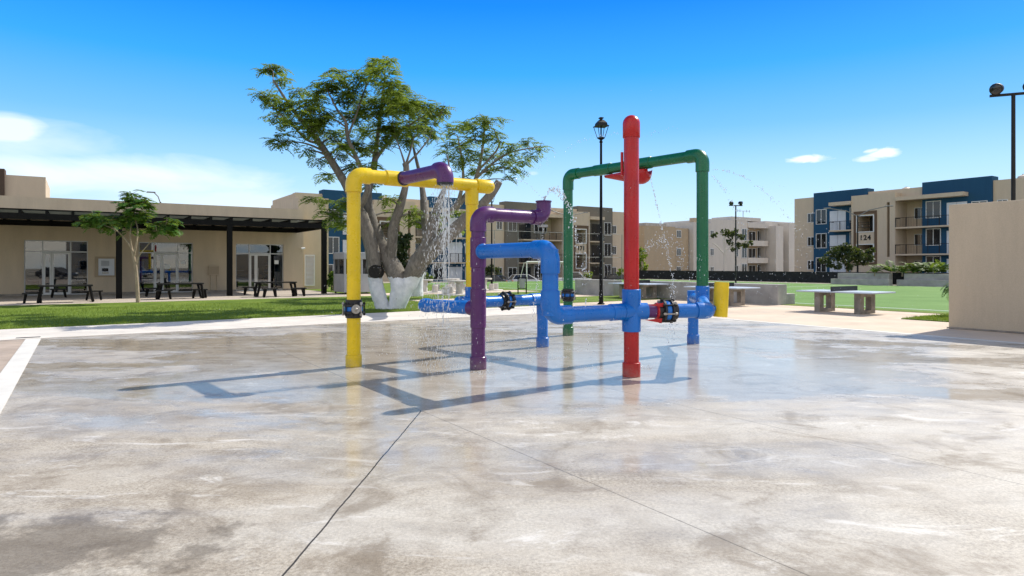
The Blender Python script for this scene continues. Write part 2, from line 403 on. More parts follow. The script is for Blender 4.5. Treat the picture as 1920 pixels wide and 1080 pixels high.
sheet('plaza', [(17.52, -32), (25.2, -32), (25.2, 4.4), (17.52, 4.4)], .004, M['plaza'])
sheet('path', [(13.6, 8.2), (25.2, 8.6), (25.2, 10.9), (13.6, 10.4)], .012, M['plaza'])
sheet('path', [(13.5, 15.4), (25.2, 15.4), (25.2, 18.4), (13.5, 18.4)], .012, M['plaza'])
sheet('terrace', [(-32, 15.4), (13.5, 15.4), (13.5, 26.0), (-32, 26.0)], .012, M['walk'])
lw = MB()
for poly in ([(-32, 2.1), (13.6, 3.46), (13.6, 15.4), (-32, 15.4)], [(13.6, 3.46), (17.52, 3.6), (17.52, 4.4), (25.2, 4.4), (25.2, 8.6), (13.6, 8.2)],
             [(13.6, 10.4), (25.2, 10.9), (25.2, 15.4), (13.6, 15.4)], [(13.5, 18.4), (26, 18.4), (26, 39), (13.5, 39)]):
    lw.prism([S(u, v) for u, v in poly], -.03, .02)
structure(lw.build('lawn', M['lawn']))
structure(MB().prism([S(*p) for p in ((25.2, -32), (26.1, -32), (26.1, 18.4), (25.2, 18.4))], -.03, .016).build('lawn', M['lawn']))
structure(MB().prism([S(*p) for p in ((21.8, -10.1), (25.2, -10.1), (25.2, -8.0), (21.8, -8.0))], -.03, .03).build('lawn', M['lawn']))
sheet('sports_field', [(26.1, -30), (57, -30), (57, 38.4), (26.1, 38.4)], .01, M['turf'])
ln = MB(); LW = .055
for u0, u1, v0, v1 in ((26.9-LW, 26.9+LW, -30, 37), (55.8-LW, 55.8+LW, -30, 37), (26.9, 55.8, 37-LW, 37+LW), (35, 47.5, 31-LW, 31+LW), (35-LW, 35+LW, 31, 37), (47.5-LW, 47.5+LW, 31, 37), (26.9, 55.8, 12-LW, 12+LW)):
    ln.site(u0, u1, v0, v1, .0105, .016)
structure(ln.build('field_line', M['white_paint']))
structure(MB().prism([S(*p) for p in ((-10, 40.2), (70, 40.2), (70, 48.5), (-10, 48.5))], -.93, -.88).build('car_park', M['asphalt']))
# grass: blades standing on the lawn near the walkway
gb = MB(); g2 = random.Random(3)
def blade(p, h, w):
    a = g2.random()*6.283; t = Vector((math.cos(a), math.sin(a), 0))*w; l = Vector((g2.gauss(0, .35), g2.gauss(0, .35), 1))*h
    n = len(gb.v); gb.v.extend([p - t, p + t, p + l]); gb.f.append((n, n+1, n+2))
for i in range(52000):
    u = g2.uniform(-12, 17); v0 = 2.1 + (u+32)/45.6*1.36
    v = v0 + (g2.random()**1.7)*9.0
    if u > 13.6 and 8.0 < v < 10.7: continue
    blade(S(u, v, .018), g2.uniform(.03, .075), .007)
for i in range(5000):
    blade(S(g2.uniform(21.8, 25.2), g2.uniform(-10.1, -8), .028), g2.uniform(.03, .08), .008)
tag(gb.build('grass', M['grass_blade'], recalc=False), 'short green lawn grass beside the pale walkway', 'grass', kind='stuff')
MB().box(G(53, 634) + Z*.012, (.45, .09, .02), SITE_ROT).build('drain_grate', M['iron'])
tag(bpy.data.objects['drain_grate'], 'small dark drain slot at the corner of the walkway', 'drain')

# ------------------------------------------------------------------ water play pipes
PR = .112
root = empty('water_play_structure', (1.0, 11.2, 0), 'tall water play frame of yellow, purple, blue, red and green pipes on the wet pad', 'splash play frame')
def part(mbx, name, m, parent=root, label=None, smooth=True):
    o = mbx.build(name, m, parent, smooth=smooth)
    if label: o['label'] = label
    return o
def pipe(a, b, m, r=PR, label=None): return part(MB().tube([a, b], r, 28), 'pipe', m, label=label)
def elbow(c, d1, d2, m, r=.128, R_=.16, sock=.12, label=None):
    """c: crossing of the axes; d1, d2 point away from the corner along each pipe"""
    c = Vector(c); d1 = Vector(d1).normalized(); d2 = Vector(d2).normalized()
    ang = math.pi - d1.angle(d2); t = R_*math.tan(ang/2)
    p1, p2 = c + d1*t, c + d2*t
    ctr = c + (d1 + d2).normalized()*(R_/math.cos(ang/2))
    a = p1 - ctr; b = p2 - ctr; ax = a.cross(b).normalized(); n = 14
    pts = [p1 + d1*sock, p1 + d1*sock*.5] + [ctr + (Quaternion(ax, ang*i/n) @ a) for i in range(n+1)] + [p2 + d2*sock*.5, p2 + d2*sock]
    return part(MB().tube(pts, r, 28), 'elbow', m, label=label)
def collar(a, d, L, m, r=.128, name='collar'):
    a = Vector(a); return part(MB().lathe(a, d, [(0, r-.006), (.006, r), (L-.006, r), (L, r-.006)], 28), name, m)
def cap(a, d, m, r=.128, L=.2, sock=.14, name='end_cap'):
    prof = [(-sock, r-.004), (-sock+.006, r)] + [(L*math.sin(t*math.pi/2/8), r*math.cos(t*math.pi/2/8)) for t in range(9)]
    return part(MB().lathe(a, d, prof, 28), name, m)
def coupling(c, d, disc=None):
    c = Vector(c); d = Vector(d).normalized()
    o = part(MB().lathe(c, d, [(-.15, .12), (-.145, .132), (-.085, .132), (-.08, .15), (-.075, .172), (-.045, .172), (-.04, .145), (.04, .145), (.045, .172), (.075, .172), (.08, .15), (.085, .132), (.145, .132), (.15, .12)], 28), 'coupling', M['rubber'], label='black bolted pipe coupling')
    x = d.orthogonal().normalized(); y = d.cross(x)
    for k in range(8):
        a = 2*math.pi*k/8 + .2; p = c + (x*math.cos(a) + y*math.sin(a))*.168
        part(MB().lathe(p - d*.11, d, [(0, .016), (.02, .022), (.04, .022), (.041, .012), (.179, .012), (.18, .022), (.2, .022), (.22, .016)], 8), 'bolt', M['iron'] if k % 3 else M['chrome'], o)
    part(MB().lathe(c - d*.034, d, [(0, .147), (.004, .149), (.064, .149), (.068, .147)], 28), 'gasket', M['p_blue'], o)
    if disc is not None:
        n = Vector(disc).normalized(); q = c + n*.15
        part(MB().lathe(q, n, [(0, .07), (.03, .075), (.045, .07), (.047, .03), (.06, .022), (.066, .01)], 24), 'valve_disc', M['chrome'], o)
    return o
su = Vector((.765, .644, 0)).normalized(); sv = Vector((-su.y, su.x, 0))      # the frame's own two directions
YF = Vector((-2.59, 10.7, 0)); YB = Vector((-.742, 12.1, 0)); zy = 3.134
yu = (YB - YF).normalized(); yu.z = 0
# yellow arch
m = M['p_yellow']
collar(YF, Z, .19, m, .132, 'base_collar')
pipe(YF + Z*.02, YF + Z*(zy-.2), m, label='tall yellow front post')
elbow(YF + Z*zy, -Z, yu, m, .134)
yl = (YB - YF).length
pipe(YF + Z*zy + yu*.2, YB + Z*zy + yu*.35, m)
collar(YF + Z*zy + yu*.56, yu, .42, m, .13)
cap(YB + Z*zy + yu*.36, yu, m, .132, .13, .28)
pipe(YB + Z*1.2, YB + Z*(zy-.05), m, label='yellow rear post standing on the blue pipe')
collar(YB + Z*(zy-.36), Z, .26, m, .126)
coupling(YF + Z*.945, Z, disc=(.45, -1, 0))
# purple shower spout on the yellow beam
m = M['p_purple']
sp0 = YF + yu*.84 + Z*zy; sp1 = Vector((-1.045, 10.22, 3.155)); sd = (sp1 - sp0); sd.z = 0; sd.normalize()
pipe(sp0 + sd*.09, sp1 - sd*.1, m, .108, label='purple shower spout arm')
part(MB().lathe(sp0 + sd*.10, sd, [(0, .118), (.01, .124), (.03, .124), (.04, .110)], 28), 'ring', M['rubber'])
elbow(sp1, -sd, -Z, m, .134, .15, .06)
part(MB().lathe(sp1 - Z*.20, -Z, [(0, .128), (.04, .13), (.045, .118), (.02, .110)], 28), 'mouth', M['rubber'])
# purple stand
PB = Vector((-.54, 10.44, 0)); zp = 2.476
collar(PB, Z, .20, m, .133, 'base_collar')
pipe(PB + Z*.02, PB + Z*(zp-.18), m, label='purple post')
collar(PB + Z*.66, Z, .62, m, .127, 'tee')
collar(PB + Z*1.62, Z, .48, m, .127, 'tee')
elbow(PB + Z*zp, -Z, su, m, .132)
PE = Vector((.545, 11.3, 0)); pe = (PE - PB).normalized()
pipe(PB + Z*zp + pe*.15, PE + Z*zp - pe*.12, m, .108)
elbow(PE + Z*zp, -pe, Z, m, .128, .16, .1)
part(MB().lathe(PE + Z*(zp+.22), Z, [(0, .118), (.045, .124), (.05, .14), (.072, .14), (.073, .1), (.06, .09)], 28), 'cup', m)
part(MB().box(PE + Z*(zp-.14) - pe*.02, (.16, .09, .04), 0.7), 'nozzle_plate', M['chrome'], smooth=False)
zb = .968
# blue low pipe capped at one end, running into the purple post
m = M['p_blue']
BL = Vector((-1.50, 11.26, zb)); bd = (BL - (PB + Z*zb)).normalized()
pipe(PB + Z*zb + bd*.16, BL, m, .108, label='low blue pipe with a capped end')
cap(BL, bd, m, .12, .11, .1)
collar(PB + Z*zb + bd*.05, bd, .14, M['p_purple'], .118)
# blue rear run from the yellow rear post to its own leg
LB = Vector((.62, 13.3, 0)); ld = (LB - YB).normalized()
yb = YB + Z*zb
pipe(yb - ld*.1, LB + Z*zb, m, .106, label='blue rear pipe with a black coupling')
part(MB().tube([yb - ld*.3, yb + ld*.3], .124, 28), 'tee', m)
collar(yb + Z*.05, Z, .24, m, .124, 'tee')
cap(yb - ld*.3, -ld, m, .124, .08, .05)
coupling(YB + (LB - YB)*.46 + Z*zb, ld)
part(MB().tube([LB + Z*zb - ld*.34, LB + Z*zb + ld*.16], .124, 28), 'tee', m)
pipe(LB + Z*.02, LB + Z*(zb), m, .110, label='short blue leg')
collar(LB + Z*.66, Z, .2, m, .122); collar(LB, Z, .19, m, .128, 'base_collar')
# upper blue arm: purple post -> elbow -> down -> elbow -> red post
BV = Vector((.522, 8.93, 0)); RP = Vector((1.78, 9.75, 0)); zu = 1.874
ud = (BV - PB).normalized()
pipe(PB + Z*zu + ud*.1, BV + Z*zu - ud*.1, m, label='upper blue arm')
collar(PB + Z*zu + ud*.11, ud, .05, m, .122)
elbow(BV + Z*zu, -ud, -Z, m, .132, .17, .16)
pipe(BV + Z*zu, BV + Z*zb, m)
rd = (RP - BV).normalized()
elbow(BV + Z*zb, Z, rd, m, .132, .17, .17)
pipe(BV + Z*zb + rd*.1, RP + Z*zb, m, label='low blue arm between the elbow and the red post')
collar(RP + Z*zb - rd*.42, rd, .22, m, .124)
part(MB().tube([RP + Z*zb - rd*.2, RP + Z*zb], .128, 28), 'cross_fitting', m)
part(MB().lathe(RP + Z*(zb-.3), Z, [(0, .132), (.005, .138), (.2, .138), (.22, .128), (.38, .128), (.40, .138), (.625, .138), (.63, .132)], 28), 'cross_fitting', m)
# red post
m = M['p_red']
collar(RP, Z, .21, m, .134, 'base_collar')
pipe(RP + Z*.02, RP + Z*3.6, m, label='tallest post, red with a domed cap')
cap(RP + Z*3.765, Z, m, .128, .128, .21)
# low run from the red post to the green post
RE = Vector((2.95, 9.92, 0)); re_ = (RE - RP).normalized()
part(MB().tube([RP + Z*zb, RP + Z*zb + re_*.24], .124, 28), 'cross_fitting', M['p_blue'])
pipe(RP + Z*zb + re_*.2, RP + Z*zb + re_*.46, M['p_purple'], .104, label='short purple pipe piece')
pipe(RP + Z*zb + re_*.56, RE + Z*zb - re_*.05, M['p_blue'], .108)
cp = coupling(RP + Z*zb + re_*.55, re_); cp['label'] = 'black coupling over a chipped red sleeve'
part(MB().lathe(RP + Z*zb + re_*.37, re_, [(0, .112), (.01, .126), (.10, .132), (.105, .12)], 28), 'sleeve', M['p_red'], cp)
fl = MB()
for a in (-.12, .10):
    fl.extrude(RP + Z*(zb+a) + re_*.3 - Vector((0, .13, 0)), re_, Z, Vector((0, 1, 0)), [(-.08, 0), (.16, -.03), (.17, .03)] if a > 0 else [(-.12, 0), (.14, -.05), (.15, .02)], .012)
part(fl, 'paint_flake', M['p_red'], cp, smooth=False)
GR = Vector((3.69, 12.67, 0)); GL = Vector((1.33, 15.5, 0)); zg = 3.80; LR = Vector((3.84, 13.86, 0))
m = M['p_blue']
qd = (GR - RE).normalized()
elbow(RE + Z*zb, -re_, qd, m, .128, .13, .08)
pipe(RE + Z*zb + qd*.15, GR + Z*zb, m, .108)
pipe(GR + Z*zb, LR + Z*zb, m, .108)
part(MB().tube([GR + Z*zb - qd*.25, GR + Z*zb + qd*.2], .126, 28), 'tee', m)
collar(GR + Z*(zb+.02), Z, .27, m, .13, 'tee')
pipe(LR + Z*.02, LR + Z*zb, m, .110, label='short blue leg behind the green post')
collar(LR, Z, .19, m, .128, 'base_collar'); collar(LR + Z*.82, Z, .3, m, .124, 'tee')
# green arch
m = M['p_green']; gd = (GR - GL).normalized()
pipe(GR + Z*1.2, GR + Z*(zg-.2), m, label='green post standing on the blue run')
elbow(GR + Z*zg, -Z, -gd, m, .132, .17, .16)
pipe(GR + Z*zg - gd*.2, GL + Z*zg + gd*.2, m, .110)
collar(GL + Z*zg + gd*.85, gd, .5, m, .124); collar(GL + Z*zg + gd*1.95, gd, .5, m, .124)
elbow(GL + Z*zg, -Z, gd, m, .13, .17, .18)
pipe(GL + Z*.02, GL + Z*(zg-.2), m, label='green post with a black coupling')
collar(GL, Z, .2, m, .13, 'base_collar')
coupling(GL + Z*.955, Z)
# red tipping scoop below the green beam
sc0 = GL + Z*(zg-.14) + gd*1.18; sc1 = GL + Z*(zg-.14) + gd*2.41
ms = MB(); n = 14; wd = gd.cross(Z)
for i in range(n+1):
    t = i/n; c = sc0.lerp(sc1, t); rr = .03 + .17*min(1, t*1.25)
    if t > .85: rr *= math.sqrt(max(.02, 1 - ((t-.85)/.16)**2))
    for k in range(9):
        a = math.pi + math.pi*k/8
        ms.v.append(c + wd*math.cos(a)*rr + Z*math.sin(a)*rr*1.4)
for i in range(n):
    for k in range(8): ms.f.append((i*9+k, i*9+k+1, (i+1)*9+k+1, (i+1)*9+k))
so = ms.build('tipping_scoop', M['p_red'], root, smooth=True, recalc=False); sm_ = so.modifiers.new('Solidify', 'SOLIDIFY'); sm_.thickness = .012
part(MB().tube([RP + Z*3.35 + Vector((-.13, .06, 0)), RP + Z*3.0 + Vector((-.13, .06, 0))], .022, 10), 'feed_tube', M['p_red'])
# short yellow down-spout at the end of the low run
m = M['p_yellow']; yx = 3.235
part(MB().tube([(3.0, 10.04, .99), (3.08, 10.08, .99), (3.15, 10.12, .99)], .05, 20), 'bracket_pipe', M['p_blue'])
part(MB().tube([(yx+.012, 10.12, 1.395), (yx+.006, 10.12, 1.3), (yx, 10.12, 1.15), (yx-.006, 10.12, 1.0), (yx-.012, 10.12, .86)], [.108, .112, .112, .110, .108], 26), 'down_spout', m, label='short open yellow spout')

# ------------------------------------------------------------------ water
def waterm():
    m_, nt, bs = newmat('water_drops')
    bs.inputs['Base Color'].default_value = (.92, .95, .97, 1); bs.inputs['Roughness'].default_value = .08
    bs.inputs['Transmission Weight'].default_value = .45; bs.inputs['IOR'].default_value = 1.33
    return m_
M['water'] = waterm()
ICO = [Vector(p).normalized() for p in ((0,0,1),(.894,0,.447),(.276,.851,.447),(-.724,.526,.447),(-.724,-.526,.447),(.276,-.851,.447),(.724,.526,-.447),(-.276,.851,-.447),(-.894,0,-.447),(-.276,-.851,-.447),(.724,-.526,-.447),(0,0,-1))]
ICF = [(0,1,2),(0,2,3),(0,3,4),(0,4,5),(0,5,1),(1,6,2),(2,7,3),(3,8,4),(4,9,5),(5,10,1),(6,7,2),(7,8,3),(8,9,4),(9,10,5),(10,6,1),(6,11,7),(7,11,8),(8,11,9),(9,11,10),(10,11,6)]
wr = random.Random(11)
def drop(b, p, r, stretch=1.):
    n = len(b.v)
    for q in ICO: b.v.append(p + Vector((q.x*r, q.y*r, q.z*r*stretch)))
    b.f.extend([(a+n, c+n, d+n) for a, c, d in ICF])
b = MB(); mouth = sp1 - Z*.24
for i in range(2100):                                   # shower from the purple spout
    t = wr.random()**.8*.75; sp = wr.gauss(0, .10) * (.35 + 2.6*t); sy = wr.gauss(0, .10)*(.35 + 2.2*t)
    p = mouth + Vector((sp + wr.uniform(-.07, .07) - .12*t, sy + wr.uniform(-.07, .07), -.2*t - 4.9*t*t))
    if p.z > .02: drop(b, p, wr.uniform(.0018, .0048), 1 + (4 + 8*t)*wr.random())
for k in range(5):                                      # ropes of water
    ox, oy = wr.uniform(-.07, .07), wr.uniform(-.07, .07)
    for i in range(110):
        z = mouth.z - wr.random()**.9*(1.2 + .25*k); drop(b, Vector((mouth.x + ox + wr.gauss(0, .008), mouth.y + oy, z)), wr.uniform(.0022, .005), 9)
def arc(p, q, h, n, r0=.003, r1=.0065, spread=.015):
    p, q = Vector(p), Vector(q)
    for i in range(n):
        t = wr.random(); c = p.lerp(q, t) + Z*(4*h*t*(1-t)); s_ = spread*(.3 + 1.5*t)
        drop(b, c + Vector((wr.gauss(0, s_), wr.gauss(0, s_), wr.gauss(0, s_))), wr.uniform(r0, r1), 1 + wr.random())
tag(b.build('water_spray', M['water'], smooth=True, recalc=False), 'shower of falling water under the purple spout', 'water', kind='stuff')
b = MB()
cup = PE + Z*(zp+.3)
arc(cup, cup + Vector((.75, .15, -1.45)), .75, 260, .004, .012, .03)
arc(cup, cup + Vector((-.9, .5, .3)), .25, 50)
arc(PE + Z*(zp-.15), PE + Vector((-.28, -.25, .03)), .0, 150, .004, .009, .012)
arc(sc1 - Z*.1, Vector((sc1.x+.42, sc1.y-.2, 1.45)), .04, 200, .004, .009, .012)
arc(Vector((sc1.x+.42, sc1.y-.2, 1.45)), Vector((sc1.x+.46, sc1.y-.25, .02)), 0, 160, .005, .010, .05)
arc(W(1335, 318, 12.6), W(1500, 440, 13.5), .35, 110, .005, .009, .02)
arc(W(1335, 328, 12.6), W(1400, 430, 12.9), .1, 70, .005, .009, .03)
arc(W(1160, 250, 14), W(975, 345, 14), .25, 90, .004, .007, .03)
arc(W(1280, 240, 14), W(1160, 290, 14), .15, 30, .004, .007, .03)
arc(W(1098, 560, 9), W(1110, 668, 10), 0, 30, .004, .010, .02)
arc(W(1212, 470, 12), W(1306, 545, 12.5), .5, 200, .004, .008, .10)
tag(b.build('water_jet', M['water'], smooth=True, recalc=False), 'thin arcs of water drops thrown around the pipes', 'water', kind='stuff')
b = MB()
for i in range(2600):                                   # mist of drops drifting across the frame
    c = Vector((wr.gauss(.8, 1.9), wr.gauss(11.5, 1.3), abs(wr.gauss(.9, .85))))
    drop(b, c, wr.uniform(.0022, .0055))
for i in range(300):
    drop(b, W(wr.gauss(1480, 60), wr.gauss(480, 60), 12 + wr.random()*2), wr.uniform(.003, .0075))
for i in range(700):
    c = Vector((wr.gauss(-1.0, .9), wr.gauss(12.6, 1.6), abs(wr.gauss(0, .12)))); drop(b, c, wr.uniform(.003, .008))
tag(b.build('water_mist', M['water'], smooth=True, recalc=False), 'loose drops of spray hanging over the wet pad', 'water', kind='stuff')
b = MB()
for c, r in ((G(1048, 672), .2), (G(1098, 690), .26), (G(934, 673), .14), (G(1075, 657), .16), (G(1210, 690), .12), (G(905, 700), .18), (G(830, 700), .25), (G(800, 630), .5), (G(760, 628), .5)):
    for i in range(70):
        a = wr.random()*6.283; q = wr.gauss(r*.7, r*.3)
        drop(b, c + Vector((math.cos(a)*q, math.sin(a)*q*.8, .006 + abs(wr.gauss(0, .015)))), wr.uniform(.003, .009), .7)
tag(b.build('splash', M['water'], smooth=True, recalc=False), 'white rings of splashing drops on the wet concrete', 'water', kind='stuff')

# ------------------------------------------------------------------ club house
zt = 5.40
cl = empty('clubhouse', S(0, 26, 0), 'low beige clubhouse with three glazed shopfronts behind the pergola', 'building')
def cw(u0, u1, v0, v1, z0, z1, b): b.site(u0, u1, v0, v1, z0, z1)
def xu(px, v):      # u of the point on the line v=const seen at column px
    k = (px - CX)/F
    Y = (v + .551*P0.x*-1 + .835*P0.y) if False else None
    # solve V.(kY - P0x, Y - P0y) = v
    Y = (v + V.x*P0.x + V.y*P0.y)/(V.x*k + V.y)
    return U.x*(k*Y - P0.x) + U.y*(Y - P0.y)
wins = [(xu(45, 26), xu(165, 26)), (xu(260, 26), xu(362, 26)), (xu(442, 26), xu(532, 26))]
WT = 3.05; UE = xu(569, 26)
b = MB(); last = -32
for a, c in wins:
    cw(last, a, 26, 26.35, 0, zt, b); cw(a, c, 26, 26.35, WT, zt, b); last = c
cw(last, UE, 26, 26.35, 0, zt, b)
cw(UE-.35, UE, 26.35, 36, 0, zt, b); cw(-32, UE-.35, 35.6, 36, 0, zt, b)
b.build('wall', M['beige'], cl)
MB().site(-32, UE-.36, 26.36, 35.58, 4.6, 4.75).build('roof', M['concrete'], cl)
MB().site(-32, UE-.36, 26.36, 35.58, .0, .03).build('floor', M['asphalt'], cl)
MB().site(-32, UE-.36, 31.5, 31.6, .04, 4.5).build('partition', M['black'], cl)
# plinth course
b = MB(); last = -32
for a, c in wins + [(UE, UE)]:
    b = MB(); cw(last, a, 25.97, 25.998, .0, .12, b); b.build('plinth', M['concrete_dark'], cl); last = c
for wi, (a, c) in enumerate(wins):
    w_ = c - a; b = MB(); ft = .07
    def fr(u0, u1, z0, z1): cw(u0, u1, 26.10, 26.18, z0, z1, b)
    fr(a, c, WT-.06, WT-.003); fr(a, a+.05, .02, WT-.06); fr(c-.05, c, .02, WT-.06)
    d0, d1, d2 = a + w_*.28, a + w_*.42, a + w_*.72
    tz = 2.42
    for x in (d0, d2): fr(x-.03, x+.03, .02, WT-.06)
    fr(a+.05, d0-.03, tz-.03, tz+.03); fr(d0+.03, d2-.03, tz-.03, tz+.05); fr(d2+.03, c-.05, tz-.03, tz+.03)
    fr(a+.05, d0-.03, .02, .08); fr(d2+.03, c-.05, .02, .08)
    fo = b.build('window', M['alu'], cl); fo['label'] = 'aluminium shopfront with glazed door'
    MB().site(a+.01, d0-.032, 26.13, 26.145, .05, WT-.05).build('pane', M['shop_glass'], fo)
    MB().site(d2+.032, c-.01, 26.13, 26.145, .05, WT-.05).build('pane', M['shop_glass'], fo)
    MB().site(d0+.032, d2-.032, 26.13, 26.145, tz+.06, WT-.05).build('pane', M['shop_glass'], fo)
    b = MB()
    for x0, x1 in ((d0+.035, d1-.005), (d1+.005, d2-.035)):
        b.site(x0, x0+.09, 26.09, 26.15, .03, tz-.04); b.site(x1-.09, x1, 26.09, 26.15, .03, tz-.04)
        b.site(x0+.09, x1-.09, 26.09, 26.15, tz-.13, tz-.04); b.site(x0+.09, x1-.09, 26.09, 26.15, .03, .16)
    do = b.build('door', M['alu_white'], cl)
    for x0, x1 in ((d0+.125, d1-.095), (d1+.095, d2-.125)):
        MB().site(x0, x1, 26.11, 26.12, .16, tz-.13).build('pane', M['shop_glass'], do)
    b = MB(); b.tube([S(d1+.12, 26.03, .9), S(d1+.12, 26.03, 1.5)], .015, 8); b.build('handle', M['chrome'], do, smooth=True)
    # goods and notices behind the glass
    b = MB()
    for k in range(3): b.site(a+.1 + k*.0, a+w_*.24, 27.2, 27.6, .3+.5*k, .34+.5*k)
    for k in range(4): b.site(d2+.2, c-.15, 28.4, 28.9, .3+.45*k, .35+.45*k)
    b.site(d0-.3, d2+.2, 29.5, 30.1, .03, 1.05)
    b.build('shelf', M['paper'] if wi == 1 else M['booth'], cl)
    b = MB(); rr = random.Random(wi)
    for k in range(14):
        x = rr.uniform(d2+.2, c-.4); b.site(x, x+.2, 28.45, 28.75, .36+.45*(k % 4), .36+.45*(k % 4)+rr.uniform(.15, .3))
    b.build('goods', M['orange_box'] if wi == 1 else M['cool_blue'], cl)
b = MB()
a, c = wins[1]; b.site(a+(c-a)*.47, a+(c-a)*.57, 26.095, 26.10, 1.45, 1.75); b.site(a+(c-a)*.77, a+(c-a)*.87, 26.12, 26.127, 1.75, 1.95)
a, c = wins[2]; b.site(a+(c-a)*.81, a+(c-a)*.9, 26.12, 26.127, 1.75, 2.0)
tag(b.build('notice', M['paper'], cl))
a, c = wins[1]; MB().site(a+.06, a+(c-a)*.11, 26.5, 26.53, .1, 1.9).build('poster', M['cool_blue'], cl)
# taller plant room at the end, with the louvred door
UX = xu(616, 27.2)
b = MB(); b.site(UE+.003, UX, 27.2, 35, 0, 6.35); b.build('plant_room', M['beige'], cl)
l0, l1 = xu(571, 27.15), xu(590, 27.15)
b = MB(); b.site(l0, l0+.06, 27.12, 27.198, .25, 2.4); b.site(l1-.06, l1, 27.12, 27.198, .25, 2.4); b.site(l0+.06, l1-.06, 27.12, 27.198, 2.32, 2.4); b.site(l0+.06, l1-.06, 27.12, 27.198, .25, .33)
for k in range(22):
    z = .35 + k*.089; b.obox(S(l0+.06, 27.13, z), U*(l1-l0-.12), V*.05 + Z*.05, Z*.015)
b.build('louvre_door', M['louvre'], cl)
MB().box(S(-4, 26.2, zt), (.01, .01, .01)).build('coping', M['concrete'], cl)
bpy.data.objects.remove(bpy.data.objects['coping'])
# fittings on the facade
def wallthing(name, label, cat, px, py0, py1, w, m, d=.12):
    k = (px-CX)/F; Y = (26 + V.x*P0.x + V.y*P0.y)/(V.x*k + V.y); u = xu(px, 26)
    z0, z1 = CAMH + (YH-py1)/F*Y, CAMH + (YH-py0)/F*Y
    return u, z0, z1
u, z0, z1 = wallthing('', '', '', 199, 485, 518, .9, None)
t = empty('cash_machine', S(u, 26, z0), 'grey cash machine panel set in the clubhouse wall near the young tree', 'cash machine')
MB().site(u-.55, u+.5, 25.95, 25.996, z0-.05, z1+.12).build('surround', M['tan_wall'], t)
MB().site(u-.38, u+.4, 25.88, 25.947, z0+.05, z1).build('panel', M['white_door'], t, bevel=.01)
MB().site(u-.25, u+.15, 25.86, 25.878, z1-.42, z1-.12).build('hood', M['booth'], t)
MB().site(u-.2, u+.1, 25.85, 25.877, z0+.28, z0+.46).build('screen', M['pane'], t)
MB().site(u-.2, u+.12, 25.80, 25.877, z0+.16, z0+.24).build('keypad', M['chrome'], t)
u, z0, z1 = wallthing('', '', '', 401, 498, 516, .9, None)
t = empty('electric_box', S(u, 26, z0), 'flat beige electric box with two conduits on the clubhouse wall', 'electric box')
MB().site(u-.32, u+.32, 25.9, 25.996, z0, z1).build('body', M['beige'], t, bevel=.01)
MB().site(u-.27, u+.27, 25.885, 25.898, z0+.05, z1-.05).build('door', M['tan_wall'], t)
for q in (-.18, .18): MB().tube([S(u+q, 25.96, .13), S(u+q, 25.96, z0)], .03, 8).build('conduit', M['beige'], t, smooth=True)
u, z0, z1 = wallthing('', '', '', 566, 462, 468, .3, None)
t = empty('security_camera', S(u, 26, z0), 'small white security camera on the clubhouse corner', 'camera')
MB().tube([S(u, 25.99, z0+.1), S(u, 25.8, z0+.05)], .025, 8).build('arm', M['iron'], t, smooth=True)
MB().tube([S(u-.12, 25.75, z0+.06), S(u+.14, 25.78, z0+.1)], .06, 12).build('body', M['white_paint'], t, smooth=True)

# pergola
PV = 19.8
u_end = xu(612, PV)
pg = empty('pergola', S(4, PV, 0), 'long black steel pergola shading the clubhouse terrace', 'pergola')
MB().site(-32, u_end, PV-.09, PV+.09, 3.82, 4.10).build('beam', M['black'], pg)
MB().site(u_end-.16, u_end, PV+.1, 25.9, 3.82, 4.10).build('beam', M['black'], pg)
MB().site(-32, u_end-.17, 25.75, 25.93, 3.82, 4.10).build('beam', M['black'], pg)
MB().site(-32, u_end, PV-.12, PV-.10, 4.235, 4.30).build('fascia', M['black'], pg)
for k in range(46):
    uu = u_end - .1 - k*1.02
    if uu < -32: break
    MB().site(uu-.06, uu+.06, PV-.09, 25.95, 4.103, 4.235).build('rafter', M['black'], pg)
MB().site(-32, u_end, PV-.095, 25.97, 4.238, 4.262).build('roof', M['sheet'], pg)
MB().site(u_end-.5, u_end+.02, PV-.1, 25.9, 4.266, 4.32).build('fascia', M['black'], pg)
for px in (-150, 223, 430.5, 607.5):
    uu = xu(px, PV); MB().site(uu-.13, uu+.13, PV-.13, PV+.13, .0, 3.818).build('post', M['black'], pg)

# picnic tables and stools under it
def frame_legs(b, L, Wd, H, lean, t=.05):
    """two trapezoid tube frames carrying a top"""
    legs = []
    for sx in (-1, 1):
        q = MB(); x = sx*(L/2-.12)
        for sy in (-1, 1):
            q.tube([(x, sy*(Wd/2-.03), H-.04), (x - sx*lean, sy*(Wd/2-.14), t/2)], t/2*1.1, 6)
        q.tube([(x - sx*lean, -(Wd/2-.14), t/2), (x - sx*lean, Wd/2-.14, t/2)], t/2*1.1, 6)
        q.tube([(x, -(Wd/2-.03), H-.06), (x, Wd/2-.03, H-.06)], t/2, 6)
        legs.append(q)
    return legs
def make_table():
    t = empty('picnic_table', (0, 0, 0), 'x', 'table')
    MB().box((0, 0, .745), (2.0, .9, .06)).build('table_top', M['iron'], t, bevel=.008)
    for q in frame_legs(None, 2.0, .9, .75, -.12, .11): q.build('leg', M['black'], t)
    return t
def make_stool():
    t = empty('bench_stool', (0, 0, 0), 'x', 'stool')
    MB().box((0, 0, .43), (.72, .46, .06)).build('seat', M['iron'], t, bevel=.006)
    for q in frame_legs(None, .70, .46, .43, -.06, .085): q.build('leg', M['black'], t)
    return t
tp, spx = make_table(), make_stool()
tl = [(124, 567.5, 'black picnic table before the glazed shopfront beside the cash machine', 0),
      (338, 560.5, 'black picnic table before the shopfront with paper notices on its door', 0.05),
      (517, 556.0, 'black picnic table nearest the louvred door', 0)]
